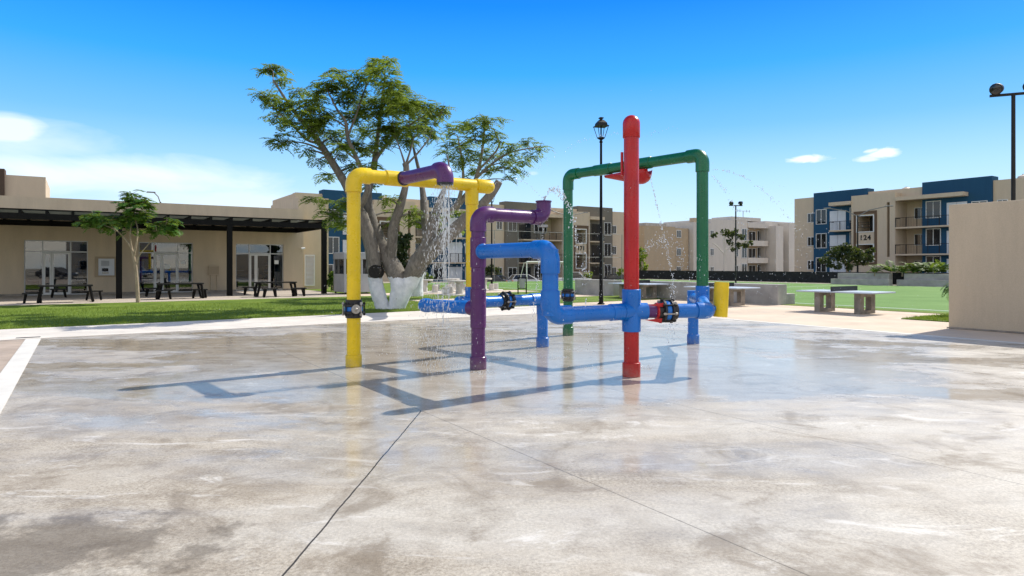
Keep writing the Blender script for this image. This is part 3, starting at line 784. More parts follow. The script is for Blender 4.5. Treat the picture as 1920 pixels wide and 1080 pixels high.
for i, (x, y, lb, da) in enumerate(tl):
    o = tp if i == 0 else copy_tree(tp); o.location = G(x, y) + Z*.012; o.rotation_euler.z = SITE_ROT + da
    tag(o, lb, 'table', 'picnic tables on the clubhouse terrace')
sl = [(61, 569.5, 'stool at the table end farthest from the cash machine', 0), (176, 563.5, 'stool at the table end closest to the cash machine', 0), (110, 558.5, 'stool tucked between the first picnic table and the shopfront glass', .1),
      (307, 562.0, 'stool next to the young tree trunk, left of the middle table', 0), (374, 559.5, 'stool below the electric box, right of the middle table', 0), (286, 556.5, 'stool behind the young tree, close to the middle shopfront', .1),
      (469, 553.5, 'stool behind the left end of the table nearest the louvred door', 0), (506, 557.8, 'stool in front of the table nearest the louvred door', 0), (560, 556.0, 'stool closest to the louvred door and the end pergola post', 0)]
for i, (x, y, lb, da) in enumerate(sl):
    o = spx if i == 0 else copy_tree(spx); o.location = G(x, y) + Z*.012; o.rotation_euler.z = SITE_ROT + da
    tag(o, lb, 'stool', 'black stools round the picnic tables')

# grey kiosk
kp = G(668, 550.5); kz = 2.42
kk = empty('kiosk', kp, 'small grey sheet-metal guard booth with windows behind the big tree', 'booth')
b = MB(); b.box(kp + Z*.12, (2.1, 1.9, 1.05), SITE_ROT, True); b.build('body', M['booth'], kk, bevel=.01)
b = MB()
for sx in (-1, 0, 1):
    for sy in (-1, 1): MB().box(kp + U*sx*1.0 + V*sy*.9 + Z*1.17, (.1, .1, .85), SITE_ROT, True).build('post', M['booth'], kk)
b = MB(); b.box(kp + Z*1.171, (1.98, 1.78, .84), SITE_ROT, True); b.build('window', M['pane'], kk)
b = MB(); b.box(kp + Z*2.02, (2.16, 1.96, .40), SITE_ROT, True); b.build('roof', M['booth'], kk, bevel=.03)
for sx in (-1, 1):
    for sy in (-1, 1): MB().box(kp + U*sx*.95 + V*sy*.85, (.08, .08, .12), SITE_ROT, True).build('foot', M['iron'], kk)

# ------------------------------------------------------------------ blocks of flats
def apartment(name, label, o, e1, zb_, bay, number=None, sx=1., end1=21.5, sill_only=False, tanks=True, tower=M['beige_far'], depth=10.):
    e1 = Vector(e1); e2 = Vector((-e1.y, e1.x, 0))
    if e2.dot(Vector(o).normalized()) < 0: e2 = -e2
    o = Vector(o)
    t = empty(name, o + Z*zb_, label, 'apartment block', 'three-storey blocks of flats')
    def bx(b, s0, s1, d0, d1, z0, z1): b.obox(o + e1*s0*sx + e2*d0 + Z*(zb_+z0), e1*(s1-s0)*sx, e2*(d1-d0), Z*(z1-z0)); return b
    def bb(s0, s1, d0, d1, z0, z1): return bx(MB(), s0, s1, d0, d1, z0, z1)
    b = MB(); bx(b, -2.76, end1, 1.5, depth, -.3, 10.0)
    bx(b, -2.76, -.003, .3, 1.497, -.3, 10.05); bx(b, 18.753, end1, .3, 1.497, -.3, 10.05)
    bx(b, 6.533, 12.357, .2, 1.497, 8.72, 10.06); b.build('wall', tower, t)
    for s0, s1, s2 in ((0, 5.24, 6.53), (12.36, 18.75, 18.75)):
        b = MB(); bx(b, s0, s1, 0, 1.497, -.3, 10.5)
        if s2 > s1: bx(b, s1+.001, s2, 0, 1.497, 9.64, 10.498)
        b.build('bay', bay, t)
    # stair tower with the tall framed opening and a slit
    b = MB()
    for s0, s1, z0, z1 in ((5.243, 5.95, -.3, 9.63), (5.951, 7.75, -.3, 2.15), (5.951, 7.75, 4.05, 5.45), (5.951, 7.75, 7.3, 9.63), (7.751, 9.2, -.3, 9.63), (9.201, 9.5, -.3, 2.6), (9.201, 9.5, 8.6, 9.63), (9.501, 10.1, -.3, 9.63)):
        bx(b, s0, s1, -1.0, 1.49, z0, z1) if s1-s0 > 0.62 or s0 < 6 or s0 > 9.4 else bx(b, s0, s1, -1.0, -.5, z0, z1)
    b.build('stair_tower', tower, t)
    b = MB()
    for s0, s1, z0, z1 in ((5.55, 5.82, 1.72, 7.8), (7.88, 8.15, 1.72, 7.8), (5.821, 7.879, 1.72, 1.98), (5.821, 7.879, 7.46, 7.8)):
        bx(b, s0, s1, -1.08, -1.003, z0, z1)
    fo = b.build('portal_frame', M['portal'], t)
    b = MB()
    for z0, z1 in ((2.1, 4.1), (5.4, 7.35)):
        bx(b, 5.83, 5.97, -1.06, -.9, z0, z1); bx(b, 7.73, 7.87, -1.06, -.9, z0, z1); bx(b, 5.971, 7.729, -1.06, -.9, z1-.1, z1); bx(b, 5.971, 7.729, -1.06, -.9, z0, z0+.1)
    b.build('trim', M['alu_white'], fo)
    for z0 in (2.3, 5.5):
        b = MB()
        bx(b, 5.96, 7.74, -.4, .0, z0-.2, z0)
        for q in (.45, .75, 1.0): bx(b, 5.96, 7.74, -.8, -.76, z0+q, z0+q+.05)
        bx(b, 6.4, 6.9, .8, .9, z0, z0+1.7)
        b.build('railing', M['iron'], t)
    for s0, s1 in ((2.6, 5.238), (10.103, 16.7)):
        bb(s0, s1, -1.15, .18, 8.68, 9.08).build('canopy', tower, t)
        for z in (2.9, 5.8):
            q = MB(); bx(q, s0, s1, -1.1, -.003, z-.16, z)
            if s0 > 10: bx(q, s0, 12.355, .0, 1.49, z-.16, z)
            bo = q.build('balcony', tower, t)
            q = MB(); bx(q, s0, s1, -1.08, -1.03, z+.98, z+1.03)
            n = int((s1-s0)/1.05)
            for k in range(n+1):
                x = s0 + .03 + (s1-s0-.12)*k/n; bx(q, x, x+.06, -1.08, -1.02, z+.001, z+.98)
            for k in range(int((s1-s0)/.16)):
                x = s0 + .1 + k*.16; bx(q, x, x+.012, -1.06, -1.045, z+.05, z+.98)
            bx(q, s0, s0+.03, -1.03, -.01, z+.96, z+1.03)
            q.build('railing', M['iron'], bo)
    def window(s0, s1, z0, z1, d, bars=False):
        q = MB(); f_ = .07
        for a in ((s0, s1, z0, z0+f_), (s0, s1, z1-f_, z1), (s0, s0+f_, z0+f_, z1-f_), (s1-f_, s1, z0+f_, z1-f_), ((s0+s1)/2-.03, (s0+s1)/2+.03, z0+f_, z1-f_)):
            bx(q, a[0], a[1], d-.09, d-.003, a[2], a[3])
        w = q.build('window', M['alu_white'], t)
        bb(s0+f_*.5, s1-f_*.5, d-.04, d-.01, z0+f_*.5, z1-f_*.5).build('pane', M['pane'], w)
        if bars:
            q = MB()
            for k in range(6):
                z = z0 + .1 + (z1-z0-.2)*k/5; bx(q, s0, s1, d-.15, d-.12, z, z+.03)
            q.build('bar', M['iron'], w)
    for fl in (0, 2.9, 5.8):
        window(.35, 1.7, fl+.85, fl+2.65, 0, bay is not M['blue_wall']); window(-.95, -.05, fl+1.15, fl+2.3, .3)
        window(4.55, 5.2, fl+.85, fl+2.6, 0); window(10.9, 12.3, fl+.95, fl+2.2, 1.5)
        window(12.75, 14.2, fl+.85, fl+2.65, 0); window(17.0, 18.4, fl+.95, fl+2.3, 0, bay is not M['blue_wall'])
        for s0, s1 in ((2.1, 4.05), (14.75, 16.6)):
            q = MB(); h = fl+2.35; mid = (s0+s1)/2
            bx(q, s0, mid-.02, -.06, -.003, fl+.02, h); bx(q, mid+.02, s1, -.06, -.003, fl+.02, h)
            q.build('door', M['white_door'] if bay is M['blue_wall'] else M['pane'], t)
        window(19.1, 20.0, fl+1.15, fl+2.3, .3)
    if tanks:
        for s_, d_ in ((8.6, 4.5), (20.3, 3.2)):
            if s_ < end1: MB().lathe(o + e1*s_*sx + e2*d_ + Z*(zb_+9.9), Z, [(0, .55), (.35, .58), (.6, .5), (.72, .3), (.75, .16), (.82, .15)], 16).build('roof_tank', M['tank'], t, smooth=True)
    if number:
        cu = bpy.data.curves.new('number_text', 'FONT'); cu.body = number; cu.size = .78; cu.extrude = .02; cu.offset = .018; cu.align_x = 'CENTER'; cu.align_y = 'CENTER'; cu.space_character = 1.15
        to = bpy.data.objects.new('tmp', cu); COL.objects.link(to); dg = bpy.context.evaluated_depsgraph_get()
        me = bpy.data.meshes.new_from_object(to.evaluated_get(dg)); bpy.data.objects.remove(to)
        right = e2.cross(Z); right = right if right.x > 0 or abs(right.x) > .3 else -right
        mtx = Matrix((( right.x, 0, -e2.x), (right.y, 0, -e2.y), (0, 1, 0)))
        q = MB(); q.v = [mtx @ v.co + o + e1*6.85*sx - e2*1.03 + Z*(zb_+4.78) for v in me.vertices]; q.f = [tuple(p.vertices) for p in me.polygons]
        ob = q.build('house_number', M['iron'], t); ob['label'] = 'dark numerals reading ' + number
        bpy.data.meshes.remove(me)
    return t
apartment('apartment_block', 'beige and blue apartment block numbered 124 behind the sports field', Vector((36.9, 80, 0)), -V, 0, M['blue_wall'], '124')
apartment('apartment_block', 'beige and dark grey apartment block numbered 171 behind the parked cars', S(62.5, 50), -U, -.85, M['grey_wall'], '171', sx=.945, tanks=False)
apartment('apartment_block', 'blue and beige apartment block half hidden by the big whitewashed tree', S(22, 50), U, -.85, M['blue_wall'], None, end1=19.9)
apartment('apartment_block', 'beige apartment block with dark brown bay rising over the far end of the clubhouse roof', S(-4.5, 50), -U, -.85, M['brown_wall'], None, tanks=False)

# pale block and tan block beyond the black fence
def plain_block(name, label, boxes, wmat, wins_, extra=None, v=50):
    t = empty(name, S(boxes[0][0], v, -.85), label, 'apartment block', 'three-storey blocks of flats')
    b = MB()
    for u0, u1, v0, v1, z0, z1 in boxes: b.site(u0, u1, v0, v1, z0, z1)
    b.build('wall', wmat, t)
    for u0, u1, vv, z0, z1 in wins_:
        q = MB(); f_ = .09
        for a in ((u0, u1, z0, z0+f_), (u0, u1, z1-f_, z1), (u0, u0+f_, z0+f_, z1-f_), (u1-f_, u1, z0+f_, z1-f_), ((u0+u1)/2-.04, (u0+u1)/2+.04, z0+f_, z1-f_)): q.site(a[0], a[1], vv-.08, vv-.003, a[2], a[3])
        w = q.build('window', M['alu_white'], t)
        MB().site(u0+.04, u1-.04, vv-.05, vv-.01, z0+.04, z1-.04).build('pane', M['pane'], w)
    return t
u0 = 68.6
wl = []
for k in range(3):
    z = .2 + 2.75*k - .85
    wl += [(76.1, 77.1, 50.8, z+1.0, z+2.2)]
t = plain_block('apartment_block', 'tan windowless-fronted block next to the pale grey block', [(68.6, 75.0, 50, 60, -1.2, 7.45), (75.003, 78.8, 50.8, 60, -1.2, 7.35)], M['tan_wall'], wl)
MB().site(69.9, 74.2, 51, 56, 7.46, 7.95).build('roof_box', M['concrete'], t)
wl = []
for k in range(3):
    z = -.6 + 2.85*k
    for a, c, vv, q0, q1 in ((1377, 1384, 50, .8, 2.3), (1390, 1400, 50, .6, 2.6), (1403, 1416, 51.58, .1, 2.35), (1419.5, 1428.5, 51.58, .5, 2.5), (1431, 1435, 51.58, .6, 2.0), (1466, 1470, 50.6, .8, 2.4), (1331, 1338, 50, .9, 2.1)):
        wl.append((xu(a, vv), xu(c, vv), vv, z+q0, z+q1))
t = plain_block('apartment_block', 'pale grey apartment block with stacked balconies behind the black fence', [(79, 83, 50, 60, -1.2, 8.3), (83.003, xu(1401.5, 50), 50, 60, -1.2, 8.95), (xu(1401.5, 50)+.003, 97.5, 51.6, 60, -1.2, 8.7), (97.503, 112, 50.6, 60, -1.2, 9.2), (97.6, 99.6, 48.6, 50.5, -1.2, 8.3), (101.2, 104.6, 48.6, 50.5, -1.2, 8.9), (88, 95.5, 50.02, 54, 8.96, 9.55), (xu(1401.5, 50)+.003, 97.5, 49.9, 51.597, 7.9, 8.7)], M['white_wall'], wl)
for z in (2.2, 5.05):
    MB().site(xu(1401.5, 50)+.003, 97.4, 49.9, 51.59, z-.15, z+.75).build('balcony', M['white_wall'], t)
b = MB(); b.site(xu(1401.5, 50)+.01, 97.5, 51.585, 51.597, -1, 7.9); b.build('back_wall', M['tan_wall'], t)
MB().site(81.5, 82.4, 52, 53, 8.31, 9.2).build('chimney', M['tan_wall'], t)
ap = S(93.5, 52, 9.55)
an = empty('roof_antenna', ap, 'thin rooftop aerial mast on the pale grey block', 'antenna')
MB().tube([ap, ap + Z*1.3], .05, 6).build('mast', M['galv'], an)
b = MB(); b.tube([ap + Z*1.2 - U*1.6, ap + Z*1.3 + U*1.8], .035, 5)
for q in (-1.5, -.8, .9, 1.7): b.tube([ap + Z*1.05 + U*q, ap + Z*1.5 + U*q], .03, 5)
b.build('crossbar', M['galv'], an)

# ------------------------------------------------------------------ right-hand block (changing rooms)
rb = empty('service_building', S(19.7, -10.2), 'windowless beige rendered building beside the plaza', 'building')
MB().site(19.7, 24.5, -32, -10.2, -.03, 3.24).build('wall', M['beige'], rb, bevel=.02)
MB().site(19.67, 19.697, -32, -10.17, .013, .05).build('plinth', M['concrete_dark'], rb)

# ------------------------------------------------------------------ bleachers
def bleacher(label, u0, v0, v1, face=1, h=.86, st=.46, m=None, grp='concrete bleachers by the field'):
    t = empty('bleacher', S(u0, (v0+v1)/2), label, 'bleacher', grp)
    m = m or M['concrete']
    a, c = (u0, u0+.62) if face > 0 else (u0-.62, u0)
    MB().site(a, c, v0, v1, -.03, h).build('back_tier', m, t, bevel=.015)
    a, c = (u0+.623, u0+1.2) if face > 0 else (u0-1.2, u0-.623)
    MB().site(a, c, v0-.3 if face < 0 else v0, v1+.3 if face < 0 else v1, -.03, st).build('front_tier', m, t, bevel=.015)
bleacher('grey concrete bleacher behind the ping-pong tables', 25.0, -1.55, 7.6)
bleacher('shorter grey concrete bleacher between the green post and the lamp post', 24.8, 8.3, 11.6)
bleacher('far concrete bleacher in front of the dark round tree', 57.4, 9.9, 14.3, -1, 1.0, .5)
bleacher('far concrete bleacher with palms growing behind it', 58.0, 2.0, 9.0, -1, 1.0, .5)
fn = empty('windscreen_fence', S(59, 15), 'low black fabric-covered fence along the far side of the field', 'fence')
MB().site(58.6, 58.66, -12, 41, .02, 1.07).build('fabric', M['fabric'], fn)
for k in range(18): MB().tube([S(58.72, -12+k*3.1, 0), S(58.72, -12+k*3.1, 1.1)], .04, 6).build('post', M['iron'], fn)

# ------------------------------------------------------------------ ping-pong tables
def pingpong(loc, rz, label):
    t = empty('ping_pong_table', (0, 0, 0), label, 'ping-pong table', 'outdoor concrete ping-pong tables')
    MB().box((0, 0, .735), (2.74, 1.52, .05)).build('table_top', M['table_blue'], t, bevel=.012)
    for sx in (-1, 1):
        b = MB(); x = sx*.72
        for sy in (-1, 1): b.box((x, sy*.36, 0), (.20, .26, .705), 0, True)
        b.box((x, 0, .0), (.197, .46, .12), 0, True); b.box((x, 0, .585), (.197, .46, .12), 0, True)
        b.build('leg', M['concrete_dark'], t)
    MB().box((0, 0, .765), (.03, 1.66, .16), 0, True).build('net', M['net'], t)
    t.location = loc; t.rotation_euler.z = rz; return t
PPR = math.atan2(-V.y, -V.x)
def pploc(x, y): return G(x, y)
p1 = pingpong(G(1583, 586), PPR, 'ping-pong table with black net standing clear on the plaza')
p2 = copy_tree(p1); p2.location = G(1352, 571.5); p2['label'] = 'ping-pong table half hidden behind the yellow down-spout'
p3 = copy_tree(p1); p3.location = G(1196, 559.5); p3['label'] = 'ping-pong table partly hidden behind the red post'

# ------------------------------------------------------------------ concrete round tables with stools
def round_set(loc, label):
    t = empty('concrete_table_set', (0, 0, 0), label, 'picnic table', 'round concrete tables with stools')
    MB().lathe((0, 0, .72), Z, [(0, .5), (.02, .55), (.09, .55), (.1, .53)], 24).build('table_top', M['concrete_pale'], t, smooth=True)
    MB().lathe((0, 0, .06), Z, [(0, .24), (.3, .2), (.655, .24)], 16).build('pedestal', M['concrete_pale'], t, smooth=True)
    for k in range(4):
        a = .6 + k*math.pi/2; MB().lathe((math.cos(a)*.95, math.sin(a)*.95, .06), Z, [(0, .17), (.02, .18), (.38, .18), (.4, .16)], 16).build('stool', M['concrete_pale'], t, smooth=True)
    MB().lathe((0, 0, 0), Z, [(0, 1.3), (.05, 1.3), (.06, 1.28)], 24).build('base_slab', M['concrete_pale'], t, smooth=True)
    t.location = loc; return t
c1 = round_set(G(907, 544.5), 'round concrete table beside the litter bin')
for x, y, lb, a in ((795, 549, 'round concrete table behind the whitewashed trunks', .3), (846, 546, 'round concrete table seen through the shower of water, farther one', .9), (862, 553, 'round concrete table seen through the shower of water, nearer one', .1)):
    c = copy_tree(c1); c.location = G(x, y); c.rotation_euler.z = a; c['label'] = lb
# litter bin
bp = G(979, 551); t = empty('litter_bin', bp, 'grey litter bin hanging in a black post frame', 'bin')
for q in (-.24, .24): MB().box(bp + Vector((q, 0, 0)), (.07, .07, 1.0), 0, True).build('post', M['black'], t)
MB().box(bp + Z*.94, (.41, .07, .06)).build('crossbar', M['black'], t)
MB().lathe(bp + Z*.34, Z, [(0, .15), (.5, .19), (.51, .2), (.54, .2)], 18).build('basket', M['booth'], t, smooth=True)
MB().box(bp + Z*.32, (.41, .07, .05)).build('crossbar', M['black'], t)

# ------------------------------------------------------------------ goal and ball-stop fence
gp = S(41.1, 36.6); t = empty('football_goal', gp, 'white football goal at the far end of the field', 'goal')
g0, g1 = S(38.7, 36.6), S(43.5, 36.6)
b = MB(); b.tube([g0, g0 + Z*2.05], .06, 8); b.build('post', M['white_paint'], t, smooth=True)
b = MB(); b.tube([g1, g1 + Z*2.05], .06, 8); b.build('post', M['white_paint'], t, smooth=True)
b = MB(); b.tube([g0 + Z*2.05, g1 + Z*2.05], .06, 8); b.build('crossbar', M['white_paint'], t, smooth=True)
for g in (g0, g1):
    b = MB(); b.tube([g + Z*2.03, g + V*.5 + Z*1.9, g + V*1.3 + Z*.03, g + Z*.03], .03, 6); b.build('brace', M['white_paint'], t, smooth=True)
t = empty('ball_stop_fence', S(41, 38.2), 'tall thin grey post-and-rail ball fence behind the goal', 'fence')
f0, f1_ = xu(880, 38.6), xu(1166, 38.6)
for k in range(8):
    q = S(f0 + (f1_-f0)*k/7, 38.6); b = MB(); b.tube([q, q + Z*5.3], .035, 6); b.build('post', M['galv'], t, smooth=True)
for z in (5.25, 2.6):
    b = MB(); b.tube([S(f0, 38.6, z), S(f1_, 38.6, z)], .022, 6); b.build('rail', M['galv'], t, smooth=True)

# ------------------------------------------------------------------ lamps
def lantern(loc, label, H=8.0):
    t = empty('lamp_post', (0, 0, 0), label, 'lamp post', 'black lantern lamp posts')
    MB().lathe((0, 0, 0), Z, [(0, .15), (.06, .15), (.08, .1), (.5, .085), (.55, .075), (H-1.5, .05), (H-1.15, .05), (H-1.12, .08), (H-1.05, .05), (H-1.0, .05)], 12).build('pole', M['black'], t, smooth=True)
    b = MB(); b.lathe((0, 0, H-1.03), Z, [(0, .05), (.08, .17), (.1, .17), (.11, .1)], 8); b.build('cradle', M['black'], t)
    b = MB(); b.tube([(0, 0, H-.95), (0, 0, H-.45)], .03, 6)
    for k in range(4):
        a = math.pi/4 + k*math.pi/2; b.tube([(math.cos(a)*.17, math.sin(a)*.17, H-.93), (math.cos(a)*.34, math.sin(a)*.34, H-.45)], .014, 5)
    b.build('bracket', M['black'], t)
    b = MB(); b.lathe((0, 0, H-.46), Z, [(0, .37), (.03, .37), (.035, .30), (.15, .27), (.27, .13), (.28, .07), (.33, .07), (.34, .12), (.38, .12), (.40, .05)], 4); b.build('hood', M['iron'], t)
    t.location = loc; t.rotation_euler.z = .25; return t
l1 = lantern(G(1127, 571), 'black lantern lamp post close behind the red post')
l2 = copy_tree(l1); l2.location = S(xu(922, 29), 29); l2['label'] = 'distant lamp post between the yellow rear post and the purple stand'
def flood(loc, label, H=6.05):
    t = empty('floodlight_post', (0, 0, 0), label, 'floodlight', 'twin floodlight posts')
    MB().lathe((0, 0, 0), Z, [(0, .09), (.05, .09), (.06, .055), (H-.3, .045), (H-.28, .045)], 10).build('pole', M['iron'], t, smooth=True)
    MB().box((0, 0, H-.27), (1.0, .06, .06)).build('crossbar', M['iron'], t)
    for sx in (-1, 1):
        b = MB(); q = Vector((sx*.33, 0, H-.1)); d = Vector((sx*.55, -.8, -.25)).normalized()
        b.lathe(q - d*.12, d, [(0, .07), (.05, .12), (.2, .15), (.24, .15)], 14); h = b.build('lamp_head', M['iron'], t, smooth=True)
        MB().lathe(q + d*.121, d, [(0, .13), (.008, .12)], 14).build('lens', M['pane'], h, smooth=True)
    t.location = loc; return t
f1 = flood(Vector((15.4, 45, 0)), 'slim twin floodlight post on the field edge before the pale grey block'); f1.rotation_euler.z = .2
f2 = copy_tree(f1); f2.location = Vector((13.05, 17.05, 0)); f2['label'] = 'twin floodlight post rising from behind the service building'; f2.rotation_euler.z = R(32)
f2.location = Vector((940/1226*19.5, 19.5, 0)); f2.scale = (1.17, 1.17, 1.17); f2.rotation_euler.z = R(-22)
def street(loc, rz, label, H, arms=(-1, 1), L=2.4):
    t = empty('street_light', (0, 0, 0), label, 'street light', 'grey street lights')
    MB().tube([(0, 0, 0), (0, 0, H)], [.09, .06], 8).build('pole', M['iron'], t, smooth=True)
    for s_ in arms:
        b = MB(); b.tube([(0, 0, H-.1), (s_*.4*L, 0, H+.45), (s_*L, 0, H+.75)], .045, 6); b.build('arm', M['galv'], t, smooth=True)
        MB().box((s_*(L+.25), 0, H+.78), (.65, .22, .10)).build('lamp_head', M['galv'], t, bevel=.03)
    t.location = loc; t.rotation_euler.z = rz; return t
street(Vector((.5286*63, 63, 0)), -.5, 'double-armed street light before block 124', 6.5)
street(S(xu(1066, 47), 47, -.88), SITE_ROT, 'double-armed street light before block 171', 8.6, L=2.6)
street(S(xu(301, 44), 44, -.1), SITE_ROT, 'single-armed street light poking up behind the clubhouse roof', 7.1, arms=(-1,), L=.45)

# ------------------------------------------------------------------ cars
def car(loc, rz, label, kind, c):
    m = mat('car_paint_' + kind, c, .03, 3, .25, coat=.6)
    t = empty('parked_car', (0, 0, 0), label, 'car', 'cars parked beyond the field')
    L, Wd, H = dict(sedan=(4.6, 1.76, 1.45), hatch=(4.0, 1.7, 1.5), pickup=(5.2, 1.8, 1.75))[kind]
    if kind == 'pickup':
        low = [(-L/2, .5), (-L/2, 1.08), (.25, 1.08), (.3, 1.05), (1.35, 1.08), (L/2-.15, .98), (L/2, .8), (L/2, .42), (L/2-.4, .32), (-L/2+.3, .4)]
        cab = [(.05, 1.05), (.15, 1.7), (1.0, 1.74), (1.6, 1.08)]
    elif kind == 'hatch':
        low = [(-L/2, .35), (-L/2-.0, .75), (-L/2+.1, 1.0), (.9, .95), (L/2-.2, .78), (L/2, .6), (L/2, .3), (L/2-.3, .22), (-L/2+.3, .22)]
        cab = [(-L/2+.08, .98), (-L/2+.45, 1.44), (-.9, 1.5), (.1, 1.46), (1.0, .94)]
    else:
        low = [(-L/2, .35), (-L/2, .85), (-L/2+.2, .98), (-1.4, 1.0), (1.0, .94), (L/2-.2, .76), (L/2, .6), (L/2, .3), (L/2-.3, .2), (-L/2+.3, .22)]
        cab = [(-1.75, .98), (-1.05, 1.4), (-.4, 1.45), (.25, 1.41), (1.1, .93)]
    b = MB(); b.extrude((0, Wd/2, 0), (1, 0, 0), Z, (0, -1, 0), low, Wd); b.build('body', m, t, bevel=.09)
    n = len(cab); b = MB()
    a = [Vector((x, Wd/2 - .06 - (z-.95)*.28, z)) for x, z in cab]; d = [Vector((p.x, -p.y, p.z)) for p in a]
    b.add(a + d, [tuple(range(n)), tuple(reversed(range(n, 2*n)))] + [(i, (i+1) % n, n+(i+1) % n, n+i) for i in range(n)])
    b.build('window', M['pane'], t, bevel=.04)
    xr = [p for p in a if p.z > 1.35]
    b = MB(); b.obox((xr[0].x-.02, -(xr[0].y+.015), max(p.z for p in xr)-.03), (xr[-1].x - xr[0].x + .04, 0, 0), (0, 2*(xr[0].y+.015), 0), (0, 0, .05)); b.build('roof', m, t, bevel=.03)
    b = MB()
    for i in range(n-1):
        if i in (0, n-2) or i == n//2 - 1:
            p, q = (a[i], a[i+1]) if i in (0, n-2) else (a[i+1], Vector((a[i+1].x+.02, a[i+1].y+.1, .95)))
            for sg in (1, -1): b.tube([Vector((p.x, sg*(p.y+.005), p.z)), Vector((q.x, sg*(q.y+.005), q.z))], .045, 6)
    b.build('pillar', m, t)
    for sx in (-1, 1):
        for sy in (-1, 1):
            q = Vector((sx*L*.31, sy*(Wd/2-.11), .31)); w = MB().lathe(q, Vector((0, sy, 0)), [(-.1, .28), (-.08, .31), (.1, .31), (.12, .28)], 20).build('wheel', M['rubber'], t, smooth=True)
            MB().lathe(q, Vector((0, sy, 0)), [(.09, .2), (.135, .19), (.14, .05)], 14).build('rim', M['chrome'], w, smooth=True)
    for sy in (-1, 1):
        MB().box((L/2-.06, sy*(Wd/2-.28), .68), (.16, .36, .14)).build('headlight', M['white_paint'], t, bevel=.02)
        MB().box((-L/2+.04, sy*(Wd/2-.2), .82), (.12, .26, .16)).build('tail_light', M['p_red'], t, bevel=.02)
    MB().box((-L/2-.01, 0, .6), (.03, .5, .12)).build('number_plate', M['white_paint'], t)
    MB().box((L/2+.005, 0, .45), (.03, 1.1, .14)).build('grille', M['rubber'], t)
    t.location = loc; t.rotation_euler.z = rz; return t
def cpos(px, v): return S(xu(px, v), v, -.88)
car(cpos(922, 44), SITE_ROT + R(118), 'dark grey saloon car with its back towards the field', 'sedan', (.035, .037, .042))
car(cpos(987, 43.5), SITE_ROT - R(16), 'white hatchback seen from the side beyond the litter bin', 'hatch', (.72, .72, .72))
car(cpos(1068, 43.5), SITE_ROT - R(25), 'white pickup truck behind the goal', 'pickup', (.70, .70, .70))
car(cpos(1150, 43.5), SITE_ROT + R(150), 'black saloon car behind the lamp post', 'sedan', (.012, .012, .013))

# what the shopfront glass mirrors, on the road behind the viewer
for nm, x, y, rz, lb in (('parked_car.001', -7.5, -13.5, .5, 'white hatchback mirrored in the left shopfront glass'), ('parked_car.002', -1.5, -14.5, .6, 'white pickup truck mirrored in the left shopfront glass'), ('parked_car', 5.5, -13, .7, 'dark saloon car mirrored in the middle shopfront glass'), ('parked_car.002', 15, -12, .5, 'white pickup truck mirrored in the shopfront glass nearest the louvred door')):
    c = copy_tree(bpy.data.objects[nm]); c.location = (x, y, -.03); c.rotation_euler.z = SITE_ROT + rz; c['label'] = lb
mt = empty('apartment_block', (-6, -30, 0), 'beige block of flats mirrored in the shopfront glass', 'apartment block', 'three-storey blocks of flats')
for k, (x, y, w_, h_) in enumerate(((-16, -30, 11, 9), (1, -34, 7, 7.5), (26, -32, 12, 9.5))):
    MB().box((x, y, -.03), (w_, 6, h_), SITE_ROT, True).build('wall', M['beige_far'], mt)
    for i in range(3):
        for j in (-1, 0, 1): MB().box(Vector((x, y, 1+i*2.7)) + U*j*w_*.28 + V*3.0, (1.5, .1, 1.4), SITE_ROT, True).build('window', M['pane'], mt)
# ------------------------------------------------------------------ trees
def frond(b, p, az, L, up, droop, pairs, ll, lw, r):
    d = Vector((math.cos(az), math.sin(az), 0)); side = Vector((-d.y, d.x, 0)); q = Vector(p); prev = q
    for i in range(pairs):
        t = (i+1)/pairs; sl_ = up - droop*t
        q = prev + (d*math.cos(sl_) + Z*math.sin(sl_))*(L/pairs)
        ax = (q - prev).normalized(); k = math.sin(math.pi*(.18 + .74*t))
        for sg in (-1, 1):
            tip = q + (side*sg*.9 + ax*.45 - Z*.35*r.random())*ll*k
            w = ax*lw*.5
            n = len(b.v); b.v.extend([q - w*.5, (q+tip)/2 - w, tip, (q+tip)/2 + w]); b.f.append((n, n+1, n+2, n+3))
        prev = q
def leafquad(b, p, s_, r):
    n_ = Vector((r.gauss(0, 1), r.gauss(0, 1), r.gauss(0, 1) + .6)).normalized(); x = n_.orthogonal().normalized()
    x = Quaternion(n_, r.random()*6.28) @ x; y = n_.cross(x)
    n = len(b.v); b.v.extend([p - x*s_, p + y*s_*.5, p + x*s_, p - y*s_*.5]); b.f.append((n, n+1, n+2, n+3))
def smooth_path(pts, rad, sub=5):
    P, Q = [], []
    n = len(pts)
    for i in range(n-1):
        p0, p1, p2, p3 = pts[max(i-1, 0)], pts[i], pts[i+1], pts[min(i+2, n-1)]
        for k in range(sub):
            t = k/sub
            P.append(.5*((2*p1) + (p2-p0)*t + (2*p0-5*p1+4*p2-p3)*t*t + (3*p1-p0-3*p2+p3)*t**3)); Q.append(rad[i]*(1-t) + rad[i+1]*t)
    P.append(pts[-1]); Q.append(rad[-1]); return P, Q
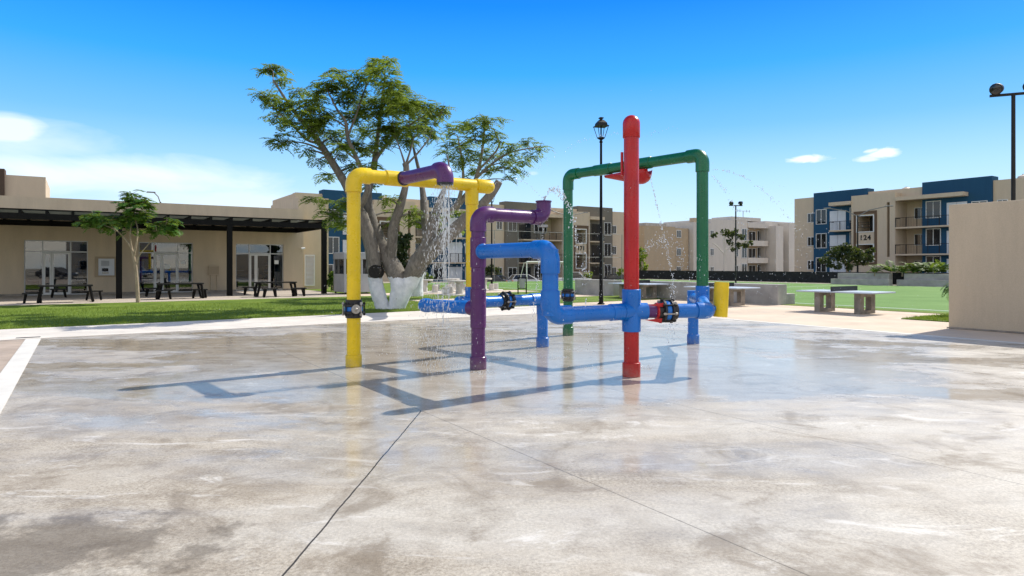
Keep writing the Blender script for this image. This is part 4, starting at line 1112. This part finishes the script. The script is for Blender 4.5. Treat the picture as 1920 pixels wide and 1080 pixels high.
def limb_tree(name, label, Y0, limbs, clumps, mb_, ml, seed, frond_kw, dens=1., depth=3.0, group=None, stub=None, knot=True):
    r = random.Random(seed); px2m = Y0/F
    base = limbs[0][0]; loc = W(base[0], base[1], Y0); loc.z = 0
    t = empty(name, loc, label, 'tree', group)
    nodes = []; tb = MB()
    for li, L in enumerate(limbs):
        pts, rad = [], []
        for j, q in enumerate(L):
            x, y, rr = q[:3]; dy = q[3] if len(q) > 3 else 0
            pts.append(W(x, y, Y0 + dy)); rad.append(rr*px2m*(.8 if y < 385 and knot else 1))
        P, Q = smooth_path(pts, rad)
        Q = [q*(1 + .03*r.gauss(0, 1)) if knot else q for q in Q]
        tb.tube(P, Q, 18 if max(Q) > .1 else 8)
        nodes += list(zip(P, Q))
    br, fo = tb, MB()
    for x, y, rr in clumps:
        x += r.gauss(0, rr*.18); y += r.gauss(0, rr*.18)
        dy = r.uniform(-depth, depth)*min(1., .5 + rr/30); c = W(x, y, Y0 + dy)
        best = min(nodes, key=lambda nq: (nq[0]-c).length + max(0, nq[0].z - c.z + .2)*2.5 + (0 if nq[1] > .015 else .4))
        a, ra = best; mid = a.lerp(c, .5) + Vector((r.gauss(0, .12), r.gauss(0, .12), (c-a).length*.06))
        r0 = min(ra*.6, .055)
        P, Q = smooth_path([a, mid, c], [r0, r0*.6, .010], 4)
        br.tube(P, Q, 5, False)
        for q in zip(P[4:], Q[4:]): nodes.append(q)
        for s_ in range(4):
            e = c + Vector((r.gauss(0, rr*px2m*.6), r.gauss(0, rr*px2m*.6), r.gauss(.05, rr*px2m*.45))); br.tube([mid.lerp(c, .5+.12*s_), e], [.012, .005], 4, False)
        n = int((rr*rr/frond_kw.get('per', 11) + 5)*dens)
        for i in range(n):
            a1, s1 = r.random()*6.283, r.random()**.5
            p = c + Vector((math.cos(a1)*s1*rr*px2m, r.gauss(0, .55)*rr*px2m, math.sin(a1)*s1*rr*px2m*.7))
            frond(fo, p, r.random()*6.283, frond_kw['L']*r.uniform(.6, 1.15), r.uniform(.1, .6), r.uniform(.7, 1.5), frond_kw['pairs'], frond_kw['ll'], frond_kw['lw'], r)
    tb.build('trunk', mb_, t, smooth=True, angle=120)
    fo.build('crown', ml, t, recalc=False)
    return t
limbs1 = [
 [(722, 590, 15), (713, 563, 13.5), (706, 538, 13.5), (702, 508, 13), (699, 475, 13.5), (690, 440, 13), (678, 405, 11.5), (661, 370, 10.5), (640, 332, 9.5), (615, 292, 8), (597, 265, 6.5), (575, 238, 5, -.5), (545, 200, 3.5, -.8), (512, 150, 2, -1)],
 [(739, 590, 14), (746, 560, 15), (748, 528, 17), (731, 490, 16.5, .3), (712, 455, 15, .5), (698, 420, 12, .6), (690, 390, 10.5, .6), (690, 360, 9.5, .6), (698, 330, 8.5, .7), (703, 300, 7, .8), (708, 258, 5, 1), (714, 205, 3.5, 1), (722, 140, 1.6, 1)],
 [(744, 589, 11), (755, 556, 13.5), (770, 522, 17), (786, 490, 18, -.3), (802, 462, 14.5, -.5), (809, 433, 12, -.6), (816, 404, 9.5, -.6), (826, 374, 7.5, -.7), (836, 345, 4.5, -.8), (842, 315, 2.2, -.8), (838, 290, 1.2, -.8)],
 [(786, 492, 15, -.3), (816, 465, 14, -.8), (846, 436, 12, -1.2), (880, 406, 11, -1.6), (905, 382, 10, -1.9), (924, 360, 9, -2.1), (936, 340, 8, -2.2)],
 [(730, 495, 13, .3), (735, 458, 10, .1), (738, 425, 9, -.1), (750, 388, 8, -.4), (760, 350, 7.5, -.6), (762, 318, 7, -.7), (760, 306, 7.5, -.7)],
 [(760, 310, 3, -.7), (752, 285, 1.8, -.9), (742, 258, 1, -1)], [(761, 309, 3, -.7), (770, 280, 2, -.5), (778, 250, 1, -.4)], [(762, 309, 3, -.7), (785, 285, 2, -.9), (806, 258, 1.2, -1)],
 [(803, 460, 10, -.4), (799, 425, 8.5, .3), (796, 390, 8, .8), (792, 355, 7, 1.2), (786, 322, 5, 1.4), (776, 280, 3, 1.6), (768, 235, 1.8, 1.6)],
 [(672, 392, 7, -.2), (690, 350, 6, -.8), (670, 300, 5, -1.1), (652, 258, 4, -1.2), (648, 228, 3.4, -1.2), (632, 205, 2.4, -1.2), (612, 165, 1.2, -1.2)],
 [(652, 255, 3, -1.2), (668, 215, 2.2, -1), (690, 150, 1.2, -1)], [(600, 268, 4), (575, 262, 3, -.5), (548, 235, 2, -.8), (500, 190, 1, -1)],
 [(703, 300, 5, .8), (728, 268, 3.5, .4), (760, 240, 2.4, .2), (815, 205, 1.2, .1)],
]
clumps1 = [(500,125,12),(520,135,12),(532,150,9),(495,183,14),(515,185,12),(540,205,20),(520,222,15),(535,262,18),(565,225,22),(575,200,20),(600,215,23),(590,185,18),(560,175,14),(610,165,20),(625,150,18),(630,135,12),(660,185,24),(690,150,20),(700,125,13),(712,108,9),(725,115,11),(715,140,17),(735,160,22),(745,180,22),(680,200,26),(710,195,25),(740,205,27),(765,200,24),(790,195,21),(810,205,17),(830,208,11),(800,225,23),(770,235,25),(740,240,23),(800,250,19),(760,260,16),(720,235,21),(690,245,18),(655,215,16),(640,245,12),(625,255,15),(640,275,11),(660,265,14),(690,275,20),(715,270,14),(600,300,13),(610,330,13),(570,280,9),(665,310,15),(690,310,13),(640,290,9),
 (600,240,16),(580,245,14),(625,400,19),(642,385,17),(608,378,10),(650,420,15),(580,372,9),(632,425,12),(700,345,11),(730,372,13),(742,395,12),(772,400,13),(778,420,12),(735,415,9),(800,415,9),(820,405,9),(850,420,11),(870,400,10)]
limb_tree('poinciana_tree', 'large spreading tree with whitewashed forked trunk on the lawn', 24.7, limbs1, clumps1, M['bark'], M['leaf'], 5, dict(L=.55, pairs=6, ll=.17, lw=.085, per=7.5), .98, 2.6)
tr1 = bpy.data.objects['poinciana_tree']
q = W(702, 509, 24.4); b = MB(); b.lathe(q, Vector((-.25, -1, .1)), [(-.3, .26), (0, .25), (.03, .235), (.02, .1), (0, .02)], 18)
b.build('cut_stub', M['stump'], tr1, smooth=True)
limbs2 = [[(780, 556, 14), (781, 540, 12), (787, 510, 9), (800, 465, 8), (826, 420, 7.5), (858, 385, 6.5), (885, 350, 5), (898, 315, 4), (905, 275, 2.8), (910, 230, 1.4)],
 [(858, 385, 4.5), (868, 340, 3.5, -.5), (866, 300, 2.6, -.8), (858, 255, 1.4, -1)], [(892, 335, 4), (925, 305, 3, .5), (960, 285, 2.2, .8), (1012, 275, 1.1, 1)], [(898, 318, 3), (935, 275, 2, -.5), (925, 240, 1.2, -.5)]]
clumps2 = [(850,240,15),(870,235,17),(890,228,13),(905,222,11),(920,235,17),(930,260,18),(900,260,22),(870,265,20),(845,265,13),(880,290,18),(910,290,20),(940,285,19),(960,275,14),(985,270,13),(1010,275,13),(1000,292,11),(975,300,14),(950,310,16),(920,320,14),(890,320,14),(860,300,15),(835,285,11),(970,325,9),(870,335,12),(955,335,7),(840,300,9)]
limb_tree('poinciana_tree', 'smaller whitewashed tree standing behind the large forked tree', 35.0, limbs2, clumps2, M['bark_white'], M['leaf'], 9, dict(L=.7, pairs=6, ll=.22, lw=.11, per=9), .9, 2.6)
limbs3 = [[(259, 574, 4.2), (258, 550, 3.4), (256, 515, 2.8), (253, 492, 2.6), (246, 465, 2.2), (232, 445, 1.7), (218, 432, 1.2), (200, 424, .8)], [(251, 482, 1.9), (256, 455, 1.7), (258, 430, 1.3), (252, 405, 1), (249, 375, .7)],
 [(255, 497, 1.3), (262, 478, 1.1), (275, 462, .9), (287, 448, .8), (298, 435, .6)], [(248, 470, 1.4), (244, 440, 1.2), (248, 410, .9)]]
b3 = [(185,415,15),(200,422,16),(175,405,12),(165,412,9),(210,408,12),(245,395,16),(252,380,14),(240,372,11),(262,370,12),(250,362,8),(268,385,12),(258,408,12),(272,400,8),(300,425,13),(312,418,11),(290,432,10),(322,432,8),(246,432,7)]
limb_tree('young_tree', 'slim young tree with feathery fronds in front of the clubhouse', 28.9, limbs3, b3, M['bark_plain'], M['leaf_bright'], 21, dict(L=.58, pairs=8, ll=.27, lw=.12, per=12), .9, .7, knot=False)
def leafy(name, label, Y, stems, blobs, ml, seed, leaf=.09, per=4.5, mb_=None, cat='tree', zbase=0):
    r = random.Random(seed); k = Y/F
    loc = W(stems[0][0][0], 500, Y); loc.z = zbase
    t = empty(name, loc, label, cat)
    tb = MB()
    for L in stems:
        P, Q = smooth_path([W(x, y, Y) for x, y, _ in L], [q*k for _, _, q in L], 4); tb.tube(P, Q, 8)
    tb.build('trunk' if cat == 'tree' else 'stem', mb_ or M['bark_plain'], t, smooth=True, angle=80)
    fo = MB()
    for x, y, rr in blobs:
        c = W(x, y, Y + r.uniform(-1, 1)*rr*k)
        for i in range(int(rr*rr*per*.55)+12):
            d = Vector((r.gauss(0, 1), r.gauss(0, 1), r.gauss(0, 1))).normalized()*rr*k*(r.random()**.45)
            leafquad(fo, c + Vector((d.x, d.y, d.z*.85)), leaf*r.uniform(.6, 1.3), r)
    fo.build('crown' if cat == 'tree' else 'foliage', ml, t, recalc=False); return t
leafy('round_tree', 'dark round-crowned tree in front of block 124', 62, [[(1608-20, 520, 2.5), (1588, 500, 2.2), (1580, 485, 1.6), (1570, 475, 1)], [(1588, 500, 1.6), (1610, 480, 1.2), (1622, 470, .8)]],
      [(1545,487,9),(1560,480,13),(1572,470,13),(1585,465,12),(1598,472,14),(1612,478,13),(1625,475,10),(1634,470,7),(1580,485,14),(1600,490,13),(1555,495,9),(1570,500,8),(1620,490,9),(1632,485,7),(1592,500,8)], M['leaf_dark'], 31, .17, 1.6)
leafy('white_trunk_tree', 'sparse tree with whitewashed trunk before the pale grey block', 78, [[(1359, 525, 2.8), (1359, 490, 2.5), (1360, 470, 2), (1357, 450, 1.6), (1366, 435, 1)], [(1359, 478, 1.4), (1345, 462, 1), (1335, 455, .7)], [(1360, 470, 1.4), (1378, 458, 1), (1396, 455, .7)]],
      [(1360,435,9),(1370,440,10),(1380,435,8),(1388,445,8),(1368,455,8),(1385,460,8),(1398,458,8),(1408,456,5),(1340,440,6),(1335,443,4),(1376,468,6)], M['leaf_dark'], 33, .2, 1.3, M['white_wall'])
leafy('garden_tree', 'green tree filling the gap beside the tan block', 84, [[(1204, 525, 3), (1204, 490, 2)]], [(1203,470,7),(1206,480,9),(1202,492,10),(1207,500,9),(1204,510,9),(1210,515,8)], M['leaf'], 35, .2, 2.)
leafy('dark_shrub', 'tall dark shrub growing between the whitewashed trunks', 33.5, [[(748, 556, 3), (748, 520, 2)]], [(745,445,13),(755,460,15),(740,465,13),(752,480,15),(740,490,13),(760,500,14),(745,510,13),(758,525,11),(738,435,9),(765,445,9)], M['leaf_dark'], 37, .11, 2.2, cat='shrub')
leafy('dark_shrub', 'low leafy shrub beside the grey kiosk', 42, [[(622, 545, 2), (622, 525, 1.5)]], [(618,530,9),(626,525,10),(630,512,8),(622,518,8),(632,535,8),(628,540,7)], M['leaf_bright'], 38, .12, 2., cat='shrub')
leafy('dark_shrub', 'dark shrubs against the wall of block 171', 76, [[(926, 530, 2), (926, 520, 1.5)]], [(908,505,9),(920,502,9),(930,506,8),(915,512,9),(935,515,6)], M['leaf_dark'], 39, .2, 1.6, cat='shrub', zbase=-.88)
leafy('green_shrub', 'small shrub by the stair of block 171', 78, [[(1102, 530, 1.5), (1102, 522, 1)]], [(1098,515,6),(1104,517,6),(1108,512,4),(1165,507,6),(1160,512,5)], M['leaf'], 40, .18, 1.6, cat='shrub', zbase=-.88)
leafy('green_shrub', 'low shrub to the right of the whitewashed trunks', 40, [[(800, 545, 1.5), (800, 535, 1)]], [(797,516,7),(803,525,7),(795,530,6),(808,520,5)], M['leaf'], 41, .1, 2., cat='shrub')
def palm(label, loc, n, L, seed, up=(.75, 1.45), az=None, name='palm_plant'):
    r = random.Random(seed); loc = Vector(loc); t = empty(name, loc, label, 'palm', 'young palms around the field')
    MB().tube([loc, loc + Z*.35], [.07, .05], 8).build('stem', M['bark_plain'], t, smooth=True)
    fo = MB()
    for i in range(n):
        a = az + r.gauss(0, .5) if az is not None else r.random()*6.283
        frond(fo, loc + Z*.33, a, L*r.uniform(.7, 1.1), r.uniform(*up), r.uniform(.9, 1.8), 11, L*.26, L*.085, r)
    fo.build('fronds', M['leaf_palm'], t, recalc=False); return t
for i, (px, sz, lb) in enumerate(((1672, 1.5, 'arching palm at the end of the far bleacher'), (1692, .9, 'lowest palm tuft behind the far bleacher'), (1716, 1.3, 'wide palm in the middle of the bleacher row'), (1735, 1.1, 'short bushy palm beside the tallest palm'), (1750, 2.0, 'tallest palm behind the far bleacher'), (1768, 1.2, 'leafy palm next to the service building'), (1640, .8, 'little palm in the gap near block 124'))):
    Y = 52.5 + (1780-px)*.02; palm(lb, Vector(((px-CX)/F*Y, Y, .75)), 15, sz*1.15, 50+i)
palm('green palm frond hanging out from behind the service building', Vector((14.55, 21.2, .75)), 9, .75, 70, (-.2, .5), math.pi)

# ------------------------------------------------------------------ sky and sun
SUN_AZ, SUN_EL = R(52), R(44)          # azimuth measured from +Y towards +X
sun = bpy.data.lights.new('sun', 'SUN'); sun.energy = 4.6; sun.angle = R(.5); sun.color = (1, .935, .82)
so = bpy.data.objects.new('sun', sun); COL.objects.link(so)
sd_ = Vector((math.sin(SUN_AZ)*math.cos(SUN_EL), math.cos(SUN_AZ)*math.cos(SUN_EL), math.sin(SUN_EL)))
so.rotation_euler = (-sd_).to_track_quat('-Z', 'Y').to_euler()
w = bpy.data.worlds.new('World'); sc.world = w; w.use_nodes = True; nt = w.node_tree
bg = nt.nodes['Background']
sky = nn(nt, 'ShaderNodeTexSky', sky_type='NISHITA'); sky.sun_disc = False; sky.sun_elevation = SUN_EL; sky.sun_rotation = SUN_AZ
sky.air_density = 1.0; sky.dust_density = .6; sky.ozone_density = 2.5
co = nn(nt, 'ShaderNodeTexCoord').outputs['Generated']
sx = nn(nt, 'ShaderNodeSeparateXYZ'); nt.links.new(co, sx.inputs[0])
el = math_(nt, 'ARCSINE', sx.outputs[2]); az = math_(nt, 'ARCTAN2', sx.outputs[0], sx.outputs[1])
grad = ramp(nt, sx.outputs[2], [(0, (.70, .86, 1.0)), (.06, (.60, .81, 1.0)), (.13, (.40, .69, 1.0)), (.20, (.17, .50, .98)), (.28, (.035, .37, .96)), (.37, (.0, .23, .90)), (.5, (.03, .17, .50)), (1, (.03, .10, .26))])
hs = nn(nt, 'ShaderNodeVectorMath', operation='SCALE'); nt.links.new(sky.outputs[0], hs.inputs[0]); hs.inputs[3].default_value = .10
base = mixc(nt, .94, hs.outputs[0], grad)
cn = nn(nt, 'ShaderNodeCombineXYZ'); nt.links.new(az, cn.inputs[0]); nt.links.new(math_(nt, 'MULTIPLY', el, 3.0), cn.inputs[1])
n1 = noise(nt, cn.outputs[0], 6.5, 7, .58, .4); n2 = noise(nt, cn.outputs[0], 30, 8, .62, .5)
def gauss(a0, e0, sa, se, sharp=1.):
    a = math_(nt, 'POWER', math_(nt, 'DIVIDE', math_(nt, 'SUBTRACT', az, a0), sa), 2.0)
    e = math_(nt, 'POWER', math_(nt, 'ABSOLUTE', math_(nt, 'DIVIDE', math_(nt, 'SUBTRACT', el, e0), se)), 2.0)
    return math_(nt, 'EXPONENT', math_(nt, 'MULTIPLY', math_(nt, 'ADD', a, e), -sharp))
def atpx(x, y): return math.atan2(x-CX, F), math.atan2(YH-y, math.hypot(F, x-CX))
def cloud(x, y, wx, wy, nz, lo, hi, amt):
    a0, e0 = atpx(x, y); gq = gauss(a0, e0, wx/F*.8, wy/F*.8)
    v_ = math_(nt, 'MULTIPLY', math_(nt, 'ADD', gq, math_(nt, 'MULTIPLY', math_(nt, 'SUBTRACT', nz, .5), 1.5)), mapr(nt, gq, .03, .3, 0, 1))
    return math_(nt, 'MULTIPLY', mapr(nt, v_, lo, hi, 0, 1), amt)
cm = cloud(1520, 297, 46, 10, n2, .35, .75, .85)
for args in ((1655, 287, 32, 13, n2, .35, .75, .9), (1628, 298, 26, 7, n2, .35, .8, .7), (20, 245, 60, 28, n1, .2, .8, .75), (230, 330, 330, 48, n1, .25, 1.0, .75), (60, 270, 160, 45, n1, .3, 1.0, .45), (420, 375, 300, 40, n1, .3, 1.0, .5), (1000, 325, 14, 6, n2, .3, .8, .3)):
    cm = math_(nt, 'MAXIMUM', cm, cloud(*args))
behind = math_(nt, 'MULTIPLY', mapr(nt, n1, .38, .58, 0, .95), mapr(nt, sx.outputs[1], -.02, -.3, 0, 1))  # unseen bright clouds added to lift and warm shaded walls
final = mixc(nt, cm, base, (.90, .96, 1.0))
# added out-of-frame fill: warm glow round the sun, bright clouds behind the viewer
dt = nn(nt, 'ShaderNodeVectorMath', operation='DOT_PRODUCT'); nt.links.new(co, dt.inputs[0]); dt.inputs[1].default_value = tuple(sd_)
fill_glow = math_(nt, 'POWER', math_(nt, 'MAXIMUM', dt.outputs['Value'], 0.0), 55.0)
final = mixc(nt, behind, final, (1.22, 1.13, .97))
final = mixc(nt, fill_glow, final, (4.4, 4.1, 3.6))
final = mixc(nt, mapr(nt, math_(nt, 'ADD', n1, math_(nt, 'MULTIPLY', sx.outputs[1], -.35)), .52, .70, 0, 1), final, (1.35, 1.22, 1.05)) if False else final
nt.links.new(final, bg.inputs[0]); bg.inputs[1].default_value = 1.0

# ------------------------------------------------------------------ camera and render
cam = bpy.data.cameras.new('camera'); co_ = bpy.data.objects.new('camera', cam); COL.objects.link(co_)
co_.location = (0, 0, CAMH); co_.rotation_euler = (R(90), 0, 0)
cam.sensor_width = 36; cam.lens = F/1920*36; cam.shift_y = -(540-YH)/1920; cam.clip_end = 4000; cam.clip_start = .05
sc.camera = co_
sc.view_settings.view_transform = 'Standard'; sc.view_settings.look = 'None'; sc.view_settings.exposure = .3; sc.view_settings.gamma = 1
sc.cycles.max_bounces = 8; sc.cycles.transparent_max_bounces = 12; sc.cycles.sample_clamp_indirect = 6
